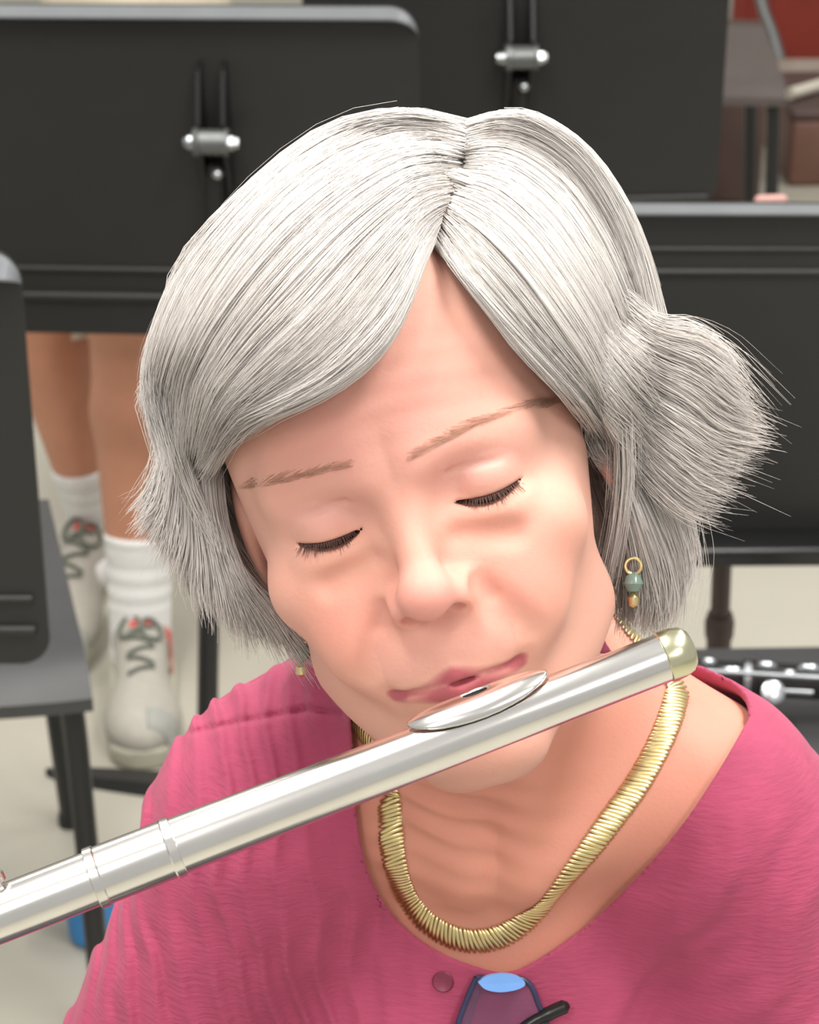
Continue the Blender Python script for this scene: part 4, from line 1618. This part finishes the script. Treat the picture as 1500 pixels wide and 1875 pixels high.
# ------------------------------------------------------------------ far right: red chair, wooden case, small things
M['redpad'] = mat('red_upholstery', srgb(134, 46, 34), 0.6, noise=0.12, nscale=8, bump=0.2, bscale=120)
M['tan'] = mat('tan_piping', srgb(170, 130, 108), 0.6, noise=0.05)
M['wood'] = mat('brown_wood', srgb(112, 78, 66), 0.5, noise=0.15, nscale=12)
M['wood2'] = mat('dark_wood', srgb(74, 54, 50), 0.5, noise=0.15, nscale=12)
M['cream'] = mat('cream_metal', srgb(206, 200, 186), 0.35, noise=0.03)
rc = P(1470, 30, 6.1)
red = empty('chair', (rc[0] + 0.06, rc[1] + 0.15, 0), 'red upholstered chair with tan piping at the upper right corner', 'chair')
bx = np.eye(3)
b0 = P(1345, -170, 6.1)
b1 = P(1640, 108, 6.1)
cx = (b0 + b1) / 2
ax3 = np.stack([A_R, -A_B * 0.9 + A_U * 0.0, A_U])
ax3 = np.stack([np.array([1, 0, 0]), np.array([0, math.cos(0.15), math.sin(0.15)]), np.array([0, -math.sin(0.15), math.cos(0.15)])])
hw = (b1[0] - b0[0]) / 2
hh = abs(278 / F_PX * 6.1) / 2 / math.cos(TH + 0.15)
MB().box(cx, ax3, (hw, 0.035, hh), 0.03).build('backrest', M['redpad'], red)
e0 = cx - ax3[2] * (hh - 0.004) - ax3[1] * 0.03
MB().tube(np.array([e0 - ax3[0] * (hw - 0.02), e0 + ax3[0] * (hw - 0.02)]), 0.007, 10).build('piping', M['tan'], red)
sz = max(cx[2] - hh * 0.98 - 0.03, 0.3)
MB().box((cx[0], cx[1] + 0.20, sz - 0.02), bx, (hw, 0.22, 0.03), 0.02).build('seat', M['redpad'], red)
for sx in (-1, 1):
    for dy in (0.03, 0.38):
        MB().tube(np.array([(cx[0] + sx * (hw - 0.03), cx[1] + dy, sz - 0.03), (cx[0] + sx * (hw - 0.02), cx[1] + dy * 1.05, 0.0)]), 0.012, 12).build('leg', M['blackm'], red)
strap = spline(np.array([P(1388, -60, 5.95), P(1396, 10, 5.95), P(1414, 60, 5.95), P(1428, 108, 5.95)]), 14)
so = MB().tube(strap, 0.0145, 12).build('back_post', M['greyplate'], red, label='grey bent frame tube')
k0, k1 = on_height(1446, 172, 0.175), on_height(1585, 132, 0.175)
rod = MB().tube(np.array([k0, k1]), 0.0125, 12).build('rod', M['cream'])
tag(rod, 'short cream rod lying on the brown wooden case below the red chair', 'rod')
bxp = on_height(1480, 345, 0.0)
case = empty('case', (bxp[0], bxp[1] + 0.1, 0), 'brown wooden case on the floor below the red chair', 'case')
MB().box((bxp[0] + 0.15, bxp[1] + 0.17, 0.07), yawm(0.06), (0.20, 0.15, 0.07), 0.012).build('body', M['wood'], case)
MB().box((bxp[0] + 0.15, bxp[1] + 0.17, 0.150), yawm(0.06), (0.203, 0.153, 0.011), 0.008).build('lid', M['wood2'], case)
bx2 = on_height(1340, 380, 0.0)
case2 = empty('case', (bx2[0], bx2[1] + 0.1, 0), 'dark brown instrument case standing beside the small black chair', 'case')
MB().box((bx2[0] - 0.01, bx2[1] + 0.10, 0.17), yawm(-0.1), (0.075, 0.08, 0.17), 0.015).build('body', M['wood2'], case2)
for (px, py, w_) in ((1345, 188, 0.014), (1346, 222, 0.013)):
    c = P(px, py, 0)
    q = on_height(px, py, 0.30 if py < 200 else 0.26)
    MB().lathe(np.array([q[0], bx2[1] + 0.012, q[2]]), (0, -1, 0), [(0, w_), (0.006, w_), (0.009, w_ * 0.7), (0.010, w_ * 0.2)], 18).build('latch', M['cream'], case2, label='cream round latch')

# something small and pink on the right stand's top edge
pk = P(1412, 372, 2.52)
er = MB().box(pk, yawm(0.1) @ np.eye(3), (0.017, 0.007, 0.0085), 0.006).build('pink_thing', mat('pale_pink', srgb(176, 136, 128), 0.6, noise=0.05))
tag(er, 'small pale pink thing resting on the top edge of the right music stand', 'pink_thing')
